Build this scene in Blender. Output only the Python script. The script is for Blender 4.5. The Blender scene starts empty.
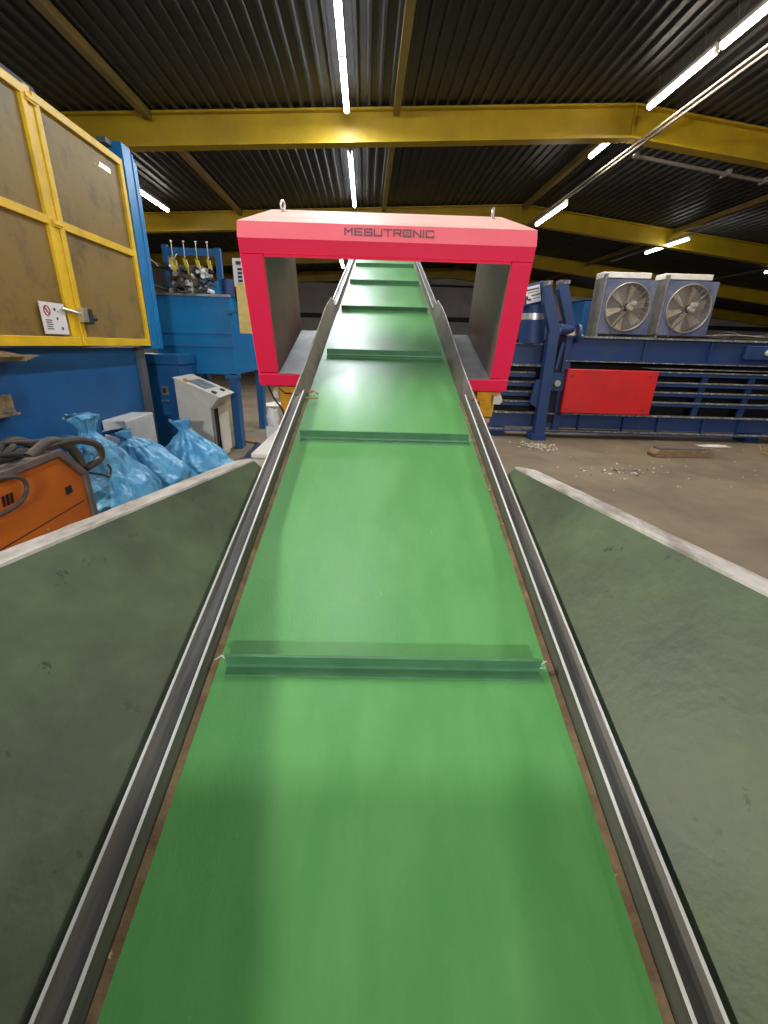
import bpy, bmesh, math, random
from mathutils import Vector, Matrix, noise
random.seed(7)
PI = math.pi
SC = bpy.context.scene
COL = SC.collection
V = Vector
H = 1.7                                    # eye height above the floor

# ------------------------------------------------------------------ frames
IDM = Matrix.Identity(4)
BLD = Matrix.Rotation(math.radians(2.84), 4, 'Z')           # hall axes
CON = Matrix.Translation((-0.005, 0.269, 0.820)) @ Matrix.Rotation(math.radians(1.0), 4, 'Z') @ Matrix.Rotation(math.radians(16.979), 4, 'X')   # conveyor axes: x across, y along the belt, z off the belt

# ------------------------------------------------------------------ mesh builder
class MB:
    def __init__(s, M=None):
        s.v = []; s.f = []; s.M = M or IDM
    def add(s, vs, fs, M=None):
        n = len(s.v); T = s.M @ M if M is not None else s.M
        s.v += [T @ V(p) for p in vs]
        s.f += [tuple(i + n for i in f) for f in fs]
        return s
    def box(s, x0, x1, y0, y1, z0, z1, M=None, c=0.0):
        if c > 0:
            pts = [(x0+c,y0),(x1-c,y0),(x1,y0+c),(x1,y1-c),(x1-c,y1),(x0+c,y1),(x0,y1-c),(x0,y0+c)]
            ins = [(x0+c,y0+c),(x1-c,y0+c),(x1-c,y0+c),(x1-c,y1-c),(x1-c,y1-c),(x0+c,y1-c),(x0+c,y1-c),(x0+c,y0+c)]
            vs = [(p[0],p[1],z0+c) for p in pts]+[(p[0],p[1],z1-c) for p in pts]
            t0 = [(x0+c,y0+c,z0),(x1-c,y0+c,z0),(x1-c,y1-c,z0),(x0+c,y1-c,z0)]
            t1 = [(a,b,z1) for a,b,_ in t0]
            vs += t0+t1
            fs = [(i,(i+1)%8,8+(i+1)%8,8+i) for i in range(8)]
            fs += [(19,18,17,16),(20,21,22,23)]
            for k,(a,b) in enumerate([(0,1),(2,3),(4,5),(6,7)]):
                q = k; r = (k+1)%4
                fs += [(a,16+q,16+r,b),(8+b,20+r,20+q,8+a)]
                nb = (b+1)%8
                fs += [(b,16+r,nb),(8+nb,20+r,8+b)]
            return s.add(vs, fs, M)
        vs = [(x,y,z) for z in (z0,z1) for y in (y0,y1) for x in (x0,x1)]
        return s.add(vs, [(0,2,3,1),(4,5,7,6),(0,1,5,4),(1,3,7,5),(3,2,6,7),(2,0,4,6)], M)
    def prism(s, poly, a0, a1, axis='y', M=None):
        """closed polygon pushed along an axis; poly lies in the two other axes in order"""
        def P(u, w, a):
            return {'x':(a,u,w),'y':(u,a,w),'z':(u,w,a)}[axis]
        n = len(poly)
        vs = [P(u,w,a0) for u,w in poly]+[P(u,w,a1) for u,w in poly]
        fs = [(i,(i+1)%n,n+(i+1)%n,n+i) for i in range(n)]+[tuple(range(n))[::-1], tuple(range(n,2*n))]
        return s.add(vs, fs, M)
    def strip(s, prof, ys, t=0.002):
        """open profile (x,z) swept along y with thickness downward"""
        for (a, b) in zip(prof, prof[1:]):
            dx, dz = b[0]-a[0], b[1]-a[1]; L = math.hypot(dx, dz) or 1; nx, nz = -dz/L*t, dx/L*t
            s.prism([a, b, (b[0]-nx,b[1]-nz), (a[0]-nx,a[1]-nz)], ys[0], ys[1])
        return s
    def tube(s, pts, r, n=8, cap=True):
        pts = [V(p) for p in pts]; m = len(pts); vs = []; fs = []
        rr = r if isinstance(r, (list, tuple)) else [r]*m
        up = V((0,0,1)); ref = None
        for i, p in enumerate(pts):
            t = (pts[min(i+1,m-1)]-pts[max(i-1,0)])
            t = t.normalized() if t.length > 1e-9 else V((0,0,1))
            if ref is None:
                ref = up if abs(t.dot(up)) < .9 else V((1,0,0))
            a = t.cross(ref); a = a.normalized() if a.length > 1e-6 else V((1,0,0))
            b = a.cross(t).normalized(); ref = b
            for k in range(n):
                g = 2*PI*k/n
                vs.append(p+(a*math.cos(g)+b*math.sin(g))*rr[i])
        for i in range(m-1):
            for k in range(n):
                k2 = (k+1)%n
                fs.append((i*n+k, i*n+k2, (i+1)*n+k2, (i+1)*n+k))
        if cap:
            fs.append(tuple(range(n))[::-1]); fs.append(tuple((m-1)*n+k for k in range(n)))
        return s.add(vs, fs)
    def cyl(s, a, b, r, n=16): return s.tube([a, b], r, n)
    def disc(s, c, r, axis, t, n=24, r2=None):
        c = V(c); ax = V(axis).normalized()
        return s.tube([c-ax*t/2, c+ax*t/2], [r, r2 if r2 else r], n)
    def ring(s, c, R, r, M=None, n=24, k=8, arc=2*PI):
        vs=[]; fs=[]
        for i in range(n):
            a = arc*i/n
            for j in range(k):
                b = 2*PI*j/k
                vs.append(((R+r*math.cos(b))*math.cos(a)+c[0], (R+r*math.cos(b))*math.sin(a)+c[1], r*math.sin(b)+c[2]))
        for i in range(n):
            for j in range(k):
                fs.append((i*k+j, ((i+1)%n)*k+j, ((i+1)%n)*k+(j+1)%k, i*k+(j+1)%k))
        return s.add(vs, fs, M)

def smooth_path(pts, n=6):
    P = [V(p) for p in pts]; out = []
    for i in range(len(P)-1):
        p0 = P[max(i-1,0)]; p1 = P[i]; p2 = P[i+1]; p3 = P[min(i+2,len(P)-1)]
        for k in range(n):
            t = k/n
            out.append(.5*((2*p1)+(p2-p0)*t+(2*p0-5*p1+4*p2-p3)*t*t+(3*p1-p0-3*p2+p3)*t**3))
    out.append(P[-1]); return out

def link(name, mb, mat, parent=None, org=None, frame=None, smooth=False, bev=0.0, seg=2):
    """one mesh object. verts are written in the frame; org = its local origin there"""
    o3 = V(org) if org is not None else V((0,0,0))
    me = bpy.data.meshes.new(name)
    me.from_pydata([tuple(p-o3) for p in mb.v], [], mb.f)
    me.materials.append(mat)
    bm = bmesh.new(); bm.from_mesh(me); bmesh.ops.recalc_face_normals(bm, faces=bm.faces); bm.to_mesh(me); bm.free()
    o = bpy.data.objects.new(name, me); COL.objects.link(o)
    if smooth:
        for p in me.polygons: p.use_smooth = True
        try: me.set_sharp_from_angle(angle=math.radians(40))
        except Exception: pass
    if bev > 0:
        b = o.modifiers.new('bevel', 'BEVEL'); b.width = bev; b.segments = seg; b.limit_method = 'ANGLE'; b.angle_limit = math.radians(40)
    if parent: o.parent = parent
    elif frame is not None: o.matrix_world = frame @ Matrix.Translation(o3)
    return o

def tag(o, label, cat, group=None, kind=None):
    if kind: o['kind'] = kind
    if label: o['label'] = label
    if cat: o['category'] = cat
    if group: o['group'] = group
    return o

class Thing:
    def __init__(s, name, label, cat, frame, org, group=None):
        s.e = bpy.data.objects.new(name, None); COL.objects.link(s.e); s.e.empty_display_size = .1
        s.org = V(org); s.fr = frame
        s.e.matrix_world = frame @ Matrix.Translation(s.org)
        tag(s.e, label, cat, group)
    def part(s, name, mb, mat, under=None, label=None, **k):
        o = link(name, mb, mat, parent=under or s.e, org=s.org, **k)
        if label: o['label'] = label
        return o

def single(name, mb, mat, label, cat, frame, org, group=None, **k):
    return tag(link(name, mb, mat, org=org, frame=frame, **k), label, cat, group)
def struct(name, mb, mat, frame=BLD, **k):
    return tag(link(name, mb, mat, org=(0,0,0), frame=frame, **k), None, None, None, 'structure')

def copy_tree(o, parent=None):
    c = o.copy(); COL.objects.link(c)
    if parent: c.parent = parent
    for ch in list(o.children): copy_tree(ch, c)
    return c

# ------------------------------------------------------------------ materials
def mat(name, col, rough=.5, metal=0., col2=None, scale=4., lo=.4, hi=.65, bump=0., bscale=60., spec=.5, stretch=None, fleck=None, fscale=30., fth=.7, rough2=None, coat=0.):
    m = bpy.data.materials.new(name); m.use_nodes = True
    nt = m.node_tree; b = nt.nodes['Principled BSDF']
    b.inputs['Base Color'].default_value = (*col, 1); b.inputs['Roughness'].default_value = rough
    b.inputs['Metallic'].default_value = metal; b.inputs['Specular IOR Level'].default_value = spec
    b.inputs['Coat Weight'].default_value = coat
    tc = nt.nodes.new('ShaderNodeTexCoord'); mp = nt.nodes.new('ShaderNodeMapping')
    nt.links.new(tc.outputs['Object'], mp.inputs['Vector'])
    if stretch: mp.inputs['Scale'].default_value = stretch
    out = None
    if col2:
        n = nt.nodes.new('ShaderNodeTexNoise'); n.inputs['Scale'].default_value = scale; n.inputs['Detail'].default_value = 8; n.inputs['Roughness'].default_value = .65
        r = nt.nodes.new('ShaderNodeMapRange'); r.inputs['From Min'].default_value = lo; r.inputs['From Max'].default_value = hi
        mx = nt.nodes.new('ShaderNodeMix'); mx.data_type = 'RGBA'
        mx.inputs[6].default_value = (*col, 1); mx.inputs[7].default_value = (*col2, 1)
        nt.links.new(mp.outputs[0], n.inputs['Vector']); nt.links.new(n.outputs['Fac'], r.inputs['Value']); nt.links.new(r.outputs[0], mx.inputs[0])
        out = mx.outputs[2]
        if rough2 is not None:
            rr = nt.nodes.new('ShaderNodeMapRange'); rr.inputs['To Min'].default_value = rough; rr.inputs['To Max'].default_value = rough2
            nt.links.new(r.outputs[0], rr.inputs['Value']); nt.links.new(rr.outputs[0], b.inputs['Roughness'])
    if fleck:
        n2 = nt.nodes.new('ShaderNodeTexNoise'); n2.inputs['Scale'].default_value = fscale; n2.inputs['Detail'].default_value = 5; n2.inputs['Roughness'].default_value = .7
        r2 = nt.nodes.new('ShaderNodeMapRange'); r2.inputs['From Min'].default_value = fth; r2.inputs['From Max'].default_value = fth+.04
        m2 = nt.nodes.new('ShaderNodeMix'); m2.data_type = 'RGBA'; m2.inputs[7].default_value = (*fleck, 1)
        if out: nt.links.new(out, m2.inputs[6])
        else: m2.inputs[6].default_value = (*col, 1)
        nt.links.new(mp.outputs[0], n2.inputs['Vector']); nt.links.new(n2.outputs['Fac'], r2.inputs['Value']); nt.links.new(r2.outputs[0], m2.inputs[0])
        out = m2.outputs[2]
    if out: nt.links.new(out, b.inputs['Base Color'])
    if bump > 0:
        nb = nt.nodes.new('ShaderNodeTexNoise'); nb.inputs['Scale'].default_value = bscale; nb.inputs['Detail'].default_value = 4
        bp = nt.nodes.new('ShaderNodeBump'); bp.inputs['Strength'].default_value = bump; bp.inputs['Distance'].default_value = .01
        nt.links.new(mp.outputs[0], nb.inputs['Vector']); nt.links.new(nb.outputs['Fac'], bp.inputs['Height']); nt.links.new(bp.outputs[0], b.inputs['Normal'])
    return m

def glow(name, col, s):
    m = bpy.data.materials.new(name); m.use_nodes = True; b = m.node_tree.nodes['Principled BSDF']
    b.inputs['Base Color'].default_value = (.9,.9,.9,1)
    b.inputs['Emission Color'].default_value = (*col, 1); b.inputs['Emission Strength'].default_value = s
    return m

M = {}
M['belt'] = mat('green_belt', (.095,.32,.090), .36, col2=(.125,.37,.115), scale=7, stretch=(1,.35,1), fleck=(.18,.46,.21), fscale=55, fth=.70, bump=.06, bscale=180, spec=.4, rough2=.45)
M['cleat'] = mat('green_cleat', (.065,.19,.085), .5, col2=(.085,.235,.11), scale=12)
M['rust'] = mat('rusty_strip', (.11,.065,.030), .8, col2=(.20,.15,.07), scale=14, fleck=(.45,.38,.22), fscale=40, fth=.66, bump=.5)
M['rail'] = mat('dull_rail_steel', (.15,.15,.135), .5, metal=.55, col2=(.085,.08,.07), scale=5, stretch=(6,.5,6), rough2=.6, bump=.08, bscale=90)
M['ridge'] = mat('worn_bright_steel', (.92,.92,.90), .35, metal=.25)
M['plate'] = mat('guide_plate_steel', (.13,.11,.08), .55, metal=.5, col2=(.07,.06,.045), scale=9)
M['hop'] = mat('dirty_steel_belt_reflection', (.048,.066,.040), .50, metal=.25, col2=(.100,.145,.070), scale=2.6, lo=.40, hi=.66, fleck=(.035,.045,.03), fscale=18, fth=.64, bump=.14, bscale=34, rough2=.6)  # dirty steel, with the belt's green reflection mixed into the colour
M['lip'] = mat('worn_flange', (.52,.50,.47), .55, metal=.15, col2=(.24,.22,.19), scale=11, stretch=(1,.4,1), lo=.44, hi=.62, bump=.4, bscale=40)
M['red'] = mat('signal_red_paint', (.93,.010,.080), .45, col2=(.90,.011,.076), scale=3, bump=.12, bscale=400, spec=.5)
M['fascia'] = mat('painted_sheen_red', (.93,.15,.20), .45, col2=(.92,.18,.23), scale=3, bump=.12, bscale=400)  # red paint with lamp sheen mixed into the colour as pink
M['top_glare'] = mat('painted_glare_red', (.86,.52,.44), .6, col2=(.82,.42,.36), scale=4, bump=.15, bscale=200)  # red top with lamp glare mixed into the colour as cream
M['liner'] = mat('tunnel_liner', (.24,.145,.12), .55, metal=.0, spec=.3, col2=(.16,.09,.075), scale=1.5)
M['linfl'] = mat('tunnel_floor_sheet', (.30,.30,.30), .5, metal=.3, col2=(.2,.19,.19), scale=4)
M['letter'] = mat('grey_lettering', (.16,.10,.10), .5)
M['zinc'] = mat('zinc_bolt', (.62,.60,.55), .35, metal=.8)
M['yb'] = mat('amber_bracket', (.75,.38,.02), .5, col2=(.5,.25,.02), scale=9)
M['frame'] = mat('conveyor_frame_paint', (.10,.13,.12), .5, metal=.4)
M['beam'] = mat('yellow_beam_paint', (.46,.30,.008), .45, col2=(.36,.235,.010), scale=1.4, spec=.4)
M['stab'] = mat('ochre_strut', (.22,.14,.025), .6, col2=(.15,.10,.025), scale=3)
M['deck'] = mat('charcoal_roof_deck', (.030,.029,.027), .5, col2=(.020,.019,.018), scale=2, spec=.5)
M['wall'] = mat('grey_hall_wall', (.40,.36,.34), .85, col2=(.32,.29,.28), scale=.8)
M['girt'] = mat('dark_girt', (.02,.018,.016), .7)
M['floor'] = mat('dusty_concrete', (.205,.158,.100), .75, col2=(.115,.090,.058), scale=.9, lo=.38, hi=.68, fleck=(.36,.28,.21), fscale=14, fth=.68, bump=.3, bscale=25)
M['blue'] = mat('machine_blue', (.006,.095,.27), .42, col2=(.008,.070,.20), scale=1.4, lo=.4, hi=.7, fleck=(.03,.06,.10), fscale=9, fth=.73)
M['sky'] = mat('bright_blue_paint', (.004,.19,.45), .35, col2=(.006,.14,.36), scale=1.3)
M['navy'] = mat('baler_navy', (.008,.036,.145), .5, col2=(.018,.045,.12), scale=3, fleck=(.10,.10,.10), fscale=14, fth=.68)
M['grime'] = mat('grimy_ledge', (.22,.20,.18), .85, col2=(.06,.07,.10), scale=6, fleck=(.50,.46,.40), fscale=18, fth=.56)
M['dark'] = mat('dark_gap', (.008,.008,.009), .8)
M['cover'] = mat('cover_red', (.62,.012,.014), .5, col2=(.5,.014,.014), scale=2)
M['yel'] = mat('guard_yellow', (.80,.50,.006), .42, col2=(.62,.40,.01), scale=5, fleck=(.2,.12,.02), fscale=14, fth=.72)
M['olive'] = mat('guard_inside_brown', (.20,.145,.06), .7, col2=(.13,.09,.04), scale=2)
M['white'] = mat('offwhite_cabinet', (.66,.62,.53), .5, col2=(.56,.52,.43), scale=3, fleck=(.30,.22,.14), fscale=14, fth=.70)
M['wht2'] = mat('pale_box', (.72,.70,.64), .6, col2=(.60,.58,.52), scale=5)
M['sign'] = mat('sign_white', (.74,.72,.70), .5)
M['signred'] = mat('sign_red', (.40,.02,.04), .5)
M['ink'] = mat('sign_ink', (.04,.04,.045), .6)
M['steel'] = mat('plain_steel', (.42,.41,.39), .38, metal=.7, col2=(.25,.24,.22), scale=8)
M['gstrip'] = mat('grey_strip', (.10,.11,.12), .6, metal=.2)
M['orange'] = mat('orange_panel', (.62,.155,.006), .45, col2=(.55,.13,.006), scale=3)
M['rub'] = mat('grey_rubber', (.075,.065,.055), .55, col2=(.05,.045,.04), scale=9)
M['blk'] = mat('black_rubber', (.015,.015,.015), .5)
M['trim'] = mat('grey_brown_trim', (.17,.14,.12), .5, col2=(.1,.085,.07), scale=7)
M['bag'] = mat('blue_plastic', (.10,.40,.68), .30, col2=(.15,.47,.72), scale=3, spec=.6, coat=.3)
def crease(m, sc, st, di):
    nt = m.node_tree; b = nt.nodes['Principled BSDF']; tc = nt.nodes.new('ShaderNodeTexCoord')
    vo = nt.nodes.new('ShaderNodeTexVoronoi'); vo.feature = 'DISTANCE_TO_EDGE'; vo.inputs['Scale'].default_value = sc
    nz = nt.nodes.new('ShaderNodeTexNoise'); nz.inputs['Scale'].default_value = sc*.8; nz.inputs['Detail'].default_value = 6
    ad = nt.nodes.new('ShaderNodeVectorMath'); ad.operation = 'MULTIPLY_ADD'; ad.inputs[1].default_value = (.5,.5,.5)
    mm = nt.nodes.new('ShaderNodeMath'); mm.operation = 'ADD'
    bp = nt.nodes.new('ShaderNodeBump'); bp.inputs['Strength'].default_value = st; bp.inputs['Distance'].default_value = di
    nt.links.new(nz.outputs['Color'], ad.inputs[0]); nt.links.new(tc.outputs['Object'], ad.inputs[2]); nt.links.new(ad.outputs[0], vo.inputs['Vector']); nt.links.new(tc.outputs['Object'], nz.inputs['Vector'])
    nt.links.new(vo.outputs['Distance'], mm.inputs[0]); nt.links.new(nz.outputs['Fac'], mm.inputs[1]); nt.links.new(mm.outputs[0], bp.inputs['Height']); nt.links.new(bp.outputs[0], b.inputs['Normal'])
crease(M['bag'], 3.6, .55, .10)
M['fanc'] = mat('fan_cage_wire', (.28,.24,.20), .5, metal=.3)
M['blade'] = mat('fan_blade', (.60,.54,.44), .5, col2=(.45,.39,.30), scale=8)
M['shroud'] = mat('fan_shroud_blue', (.12,.14,.21), .6, col2=(.05,.07,.16), scale=3)
M['cool'] = mat('cooler_core', (.36,.34,.30), .6, col2=(.25,.24,.22), scale=6)
M['manif'] = mat('olive_manifold', (.16,.15,.08), .45, metal=.3, col2=(.10,.10,.06), scale=9)
M['ytag'] = mat('yellow_tag', (.62,.50,.05), .5, col2=(.45,.34,.05), scale=14)
M['card'] = mat('yellow_board', (.85,.64,.24), .7, col2=(.72,.52,.16), scale=9)
M['wood'] = mat('old_timber', (.30,.20,.11), .85, col2=(.17,.11,.06), scale=7, stretch=(1,6,6), bump=.4)
M['scrap'] = mat('paper_scrap', (.62,.57,.48), .8, col2=(.42,.36,.28), scale=3)
M['straw'] = mat('dirty_straw', (.38,.27,.10), .9)
M['cloth'] = mat('navy_cloth', (.02,.035,.08), .9, col2=(.05,.06,.09), scale=8)
M['tray'] = mat('tray_ochre', (.30,.23,.12), .6, col2=(.16,.10,.04), scale=8)
M['pipe'] = mat('conduit_grey', (.22,.20,.17), .4, metal=.4)
M['hous'] = mat('lamp_housing', (.5,.48,.44), .5)
M['clear'] = mat('clear_wrap', (.72,.72,.70), .2)
M['red2'] = mat('small_red', (.5,.05,.03), .5)
M['lime'] = mat('hi_vis_lime', (.60,.72,.05), .6)
M['cool_tube'] = glow('cool_white_tube', (.86,.92,1.), 16)
M['warm_tube'] = glow('warm_white_tube', (1., .90, .76), 16)

# perforated guard sheet: real round openings through the sheet
m = bpy.data.materials.new('perforated_yellow_sheet'); m.use_nodes = True; nt = m.node_tree; b = nt.nodes['Principled BSDF']
tc = nt.nodes.new('ShaderNodeTexCoord'); vm = nt.nodes.new('ShaderNodeVectorMath'); vm.operation = 'MULTIPLY'; vm.inputs[1].default_value = (0,62,62)
fr = nt.nodes.new('ShaderNodeVectorMath'); fr.operation = 'FRACTION'
sb = nt.nodes.new('ShaderNodeVectorMath'); sb.operation = 'SUBTRACT'; sb.inputs[1].default_value = (0,.5,.5)
ln = nt.nodes.new('ShaderNodeVectorMath'); ln.operation = 'LENGTH'
lt = nt.nodes.new('ShaderNodeMath'); lt.operation = 'LESS_THAN'; lt.inputs[1].default_value = .33
tr = nt.nodes.new('ShaderNodeBsdfTransparent'); ms = nt.nodes.new('ShaderNodeMixShader')
L = nt.links.new
L(tc.outputs['Object'], vm.inputs[0]); L(vm.outputs[0], fr.inputs[0]); L(fr.outputs[0], sb.inputs[0]); L(sb.outputs[0], ln.inputs[0]); L(ln.outputs['Value'], lt.inputs[0])
L(lt.outputs[0], ms.inputs[0]); L(b.outputs[0], ms.inputs[1]); L(tr.outputs[0], ms.inputs[2]); L(ms.outputs[0], nt.nodes['Material Output'].inputs[0])
n = nt.nodes.new('ShaderNodeTexNoise'); n.inputs['Scale'].default_value = 2.5; n.inputs['Detail'].default_value = 10; n.inputs['Roughness'].default_value = .75
r_ = nt.nodes.new('ShaderNodeMapRange'); r_.inputs['From Min'].default_value = .5; r_.inputs['From Max'].default_value = .72
mx = nt.nodes.new('ShaderNodeMix'); mx.data_type = 'RGBA'; mx.inputs[6].default_value = (.33,.215,.055,1); mx.inputs[7].default_value = (.13,.085,.04,1)
L(tc.outputs['Object'], n.inputs['Vector']); L(n.outputs['Fac'], r_.inputs['Value']); L(r_.outputs[0], mx.inputs[0]); L(mx.outputs[2], b.inputs['Base Color'])
b.inputs['Roughness'].default_value = .45
M['perf'] = m

# ------------------------------------------------------------------ camera
cam_d = bpy.data.cameras.new('camera'); cam = bpy.data.objects.new('camera', cam_d); COL.objects.link(cam); SC.camera = cam
cam_d.sensor_fit = 'HORIZONTAL'; cam_d.sensor_width = 36; cam_d.lens = 36*429/768; cam_d.clip_start = .02; cam_d.clip_end = 200
p_, r0 = math.radians(21.16), math.radians(1.65)
Fw = V((0, math.cos(p_), -math.sin(p_))); Up0 = V((0, math.sin(p_), math.cos(p_))); Rt0 = V((1,0,0))
Rt = Rt0*math.cos(r0)+Up0*math.sin(r0); Up = Up0*math.cos(r0)-Rt0*math.sin(r0)
cam.matrix_world = Matrix(((Rt.x,Up.x,-Fw.x,0),(Rt.y,Up.y,-Fw.y,0),(Rt.z,Up.z,-Fw.z,H),(0,0,0,1)))

# ------------------------------------------------------------------ hall shell (BLD axes)
RX, RZ = 4.9, 5.95                            # ridge of the roof
def roof(x): return RZ-.055*(RX-x) if x < RX else RZ-.10*(x-RX)
XL, XR, YB, YF = -9.5, 26., -8.0, 28.
struct('floor', MB().box(XL-.3, XR+.3, YB-.3, YF+.3, -.2, 0), M['floor'])
mb = MB()
P = []
x = XL
while x < XR:
    for dx, dz in ((0,0),(.07,0),(.09,-.045),(.13,-.045),(.15,0)):
        P.append((x+dx, dz))
    x += .2
top = [(a, roof(a)+.05+d_) for a, d_ in P]
vs = [(a, YB, c) for a, c in top]+[(a, YF, c) for a, c in top]; n = len(top)
mb.add(vs, [(i,i+1,n+i+1,n+i) for i in range(n-1)])
vs2 = [(a, y, roof(a)+.14) for y in (YB,YF) for a in (XL, RX, XR)]
mb.add(vs2, [(0,1,4,3),(1,2,5,4)])
struct('ceiling', mb, M['deck'])
struct('wall_left', MB().box(XL-.2, XL, YB, YF, 0, 5.3), M['wall'])
struct('wall_right', MB().box(XR, XR+.2, YB, YF, 0, 4.4), M['wall'])
def gable(y0, y1):
    return MB().prism([(XL,0),(XR,0),(XR,roof(XR)+.1),(RX,RZ+.1),(XL,roof(XL)+.1)], y0, y1)
struct('wall_back', gable(YF, YF+.2), M['wall'])
struct('wall_rear', gable(YB-.2, YB), M['wall'])
for i, (z0, z1) in enumerate(((.9,1.1),(3.15,3.4),(5.0,5.4))):
    struct('trim_%d' % (i+1), MB().box(XL+.02, XR-.02, YF-.12, YF-.01, z0, min(z1, 5.4) if z1 < 5 else 5.1), M['girt'])

def ibeam(y):
    segs = [(XL, RX), (RX, XR)]
    mb = MB()
    for a, b_ in segs:
        for (t0, t1, w) in ((0,.035,.12),(.035,.475,.012),(.475,.51,.12)):
            mb.prism([(a,roof(a)-t0),(b_,roof(b_)-t0),(b_,roof(b_)-t1),(a,roof(a)-t1)], y-w, y+w)
    t = Thing('roof_beam', None, 'beam', BLD, (RX, y, 0))
    t.part('girder', mb, M['beam'])
    st = MB().box(RX-.012, RX+.012, y-.11, y+.11, RZ-.48, RZ-.03)
    t.part('stiffener_plate', st, M['beam'])
    return t
labs = {-2.1:'yellow steel roof beam behind and above the photographer', 3.9:'yellow steel roof beam overhead nearest the hopper', 9.9:'nearest wide yellow steel roof beam crossing the picture below the two long tube rows',
        15.9:'second yellow steel roof beam, just behind the top of the red detector', 21.9:'third yellow roof beam, farther back in the dark, seen right of the detector', 27.7:'farthest yellow roof beam against the back wall'}
for y in (-2.1, 3.9, 9.9, 15.9, 21.9, 27.7):
    t = ibeam(y); t.e['label'] = labs[y]; t.e['group'] = 'yellow roof beams'
k = 0
bays = [(3.9,9.9),(9.9,15.9),(15.9,21.9),(21.9,27.7)]
bayn = ['in the nearest bay','in the second bay, beyond the first beam','in the third bay, beyond the second beam','in the farthest bay']
for xs, wn in ((-3.9,'left of the centre tube row'),(.5,'right of the centre tube row'),(9.9,'over the fan coolers on the right')):
    for (y0, y1), bn in zip(bays, bayn):
        z = roof(xs)
        mb = MB().box(xs-.06, xs+.06, y0+.13, y1-.13, z-.14, z-.01)
        single('roof_strut', mb, M['stab'], 'ochre roof strut '+wn+', '+bn.split(',')[0], 'strut', BLD, (xs, y0, z), 'ochre roof struts')
for (y0, y1), bn in zip(bays[1:], bayn[1:]):
    mb = MB().box(RX-.06, RX+.06, y0+.13, y1-.13, RZ-.16, RZ-.01)
    single('roof_strut', mb, M['stab'], 'ochre roof strut along the ridge, '+bn, 'strut', BLD, (RX, y0, RZ), 'ochre roof struts')

# ------------------------------------------------------------------ lamps
def lamp(x, y0, y1, z, key, power, label, wires=True, rail=None, tilt=0):
    t = Thing('tube_lamp', label, 'lamp', BLD, (x, (y0+y1)/2, z), 'fluorescent tube lamps')
    t.part('housing', MB().box(x-.04, x+.04, y0, y1, z+.03, z+.085), M['hous'])
    t.part('tube', MB().cyl((x,y0+.02,z), (x,y1-.02,z), .046, 14), M[key])
    if rail:
        t.part('trunking_rail', MB().box(x-.035, x+.035, rail[0], rail[1], z+.086, z+.13), M['pipe'])
        for yy in (rail[0]+.3, rail[1]-.4): t.part('hanger', MB().cyl((x,yy,z+.13),(x,yy,roof(x)), .006, 5), M['pipe'])
    for yy in (y0, y1-.02): t.part('end_socket', MB().box(x-.03, x+.03, yy, yy+.02, z-.035, z+.03), M['hous'])
    if wires:
        for yy in (y0+.25, y1-.25):
            zt = roof(x)+.0
            t.part('hanger', MB().tube([(x-.07,yy,zt),(x,yy,z+.08),(x+.07,yy,zt)], .004, 5), M['pipe'])
    ld = bpy.data.lights.new('tube_light', 'AREA'); ld.shape = 'RECTANGLE'; ld.size = .05; ld.size_y = (y1-y0)*.95; ld.energy = power
    ld.color = (.88,.94,1.) if key == 'cool_tube' else (1.,.91,.80)
    lo = bpy.data.objects.new('tube_light', ld); COL.objects.link(lo); lo.parent = t.e; lo.location = (.062*math.sin(tilt),0,-.062*math.cos(tilt)); lo.rotation_euler = (0,-tilt,0)
    return t
PW = 46
for y0, y1, lb in ((7.95,9.52,'long white tube at top centre ending just before the first yellow beam'),(6.3,7.9,'centre row tube at the very top edge of the picture'),(11.25,13.1,'centre row tube seen between the first and second beams, nearer half'),(13.17,15.0,'centre row tube seen between the first and second beams, farther half'),
                   (-7.2,-5.6,'centre row tube well behind the photographer'),(2.15,3.7,'centre row tube added above the hopper to light the belt')):
    lamp(-.38, y0, y1, 5.5, 'cool_tube', PW*(.65 if y0 == 2.15 else 1), lb)
for y0, y1, z, lb in ((7.58,9.1,5.6,'warm tube on the ridge line, its far end touching the first yellow beam at right'),(5.95,7.5,5.6,'warm tube on the ridge line at the top right corner of the picture'),(10.05,11.15,5.6,'short glimpse of tube just under the first beam at the ridge'),
                   (12.1,14.0,5.0,'small slanting tube right beside the top right corner of the red detector'),(-4.2,-2.6,5.6,'ridge row tube behind the photographer, right side')):
    lamp(4.76, y0, y1, z, 'warm_tube', PW, lb)
lamp(9.8, 14.8, 17.0, 5.0, 'cool_tube', PW*.4, 'bright cool tube hung on a bare trunking above the right-hand fan cooler', rail=(13.3,19.4))
lamp(15.4, 15.9, 18.25, 4.75, 'warm_tube', PW*.25, 'tube cut by the right edge of the picture above the grey wall', rail=(15.0,22.5))
lamp(13.5, 25.8, 27.4, 4.0, 'cool_tube', PW*.1, 'small distant tube low beside the left fan cooler')
lamp(-.85, 16.2, 17.6, 4.3, 'cool_tube', 14, 'tiny distant tube seen through the detector opening beside the belt')
lamp(-5.63, 12.95, 14.6, 5.1, 'warm_tube', PW, 'warm tube beyond the blue column at left')
lamp(-5.63, 11.2, 12.8, 5.1, 'warm_tube', PW, 'tube glimpsed through the yellow perforated guard')
lamp(-5.63, .9, 2.5, 4.6, 'warm_tube', PW*5.6, 'unseen left row tube tilted to light the belt, overhead before the blue press', tilt=math.radians(42))  # unseen tube placed from the hopper's shadow; tilt and power added for the belt
lamp(5.2, 1.6, 3.2, 5.0, 'warm_tube', PW*1.4, 'right hand tube added overhead to light the belt, beside the hopper', tilt=math.radians(-35))  # unseen tube added and tilted to brighten the belt
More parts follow.
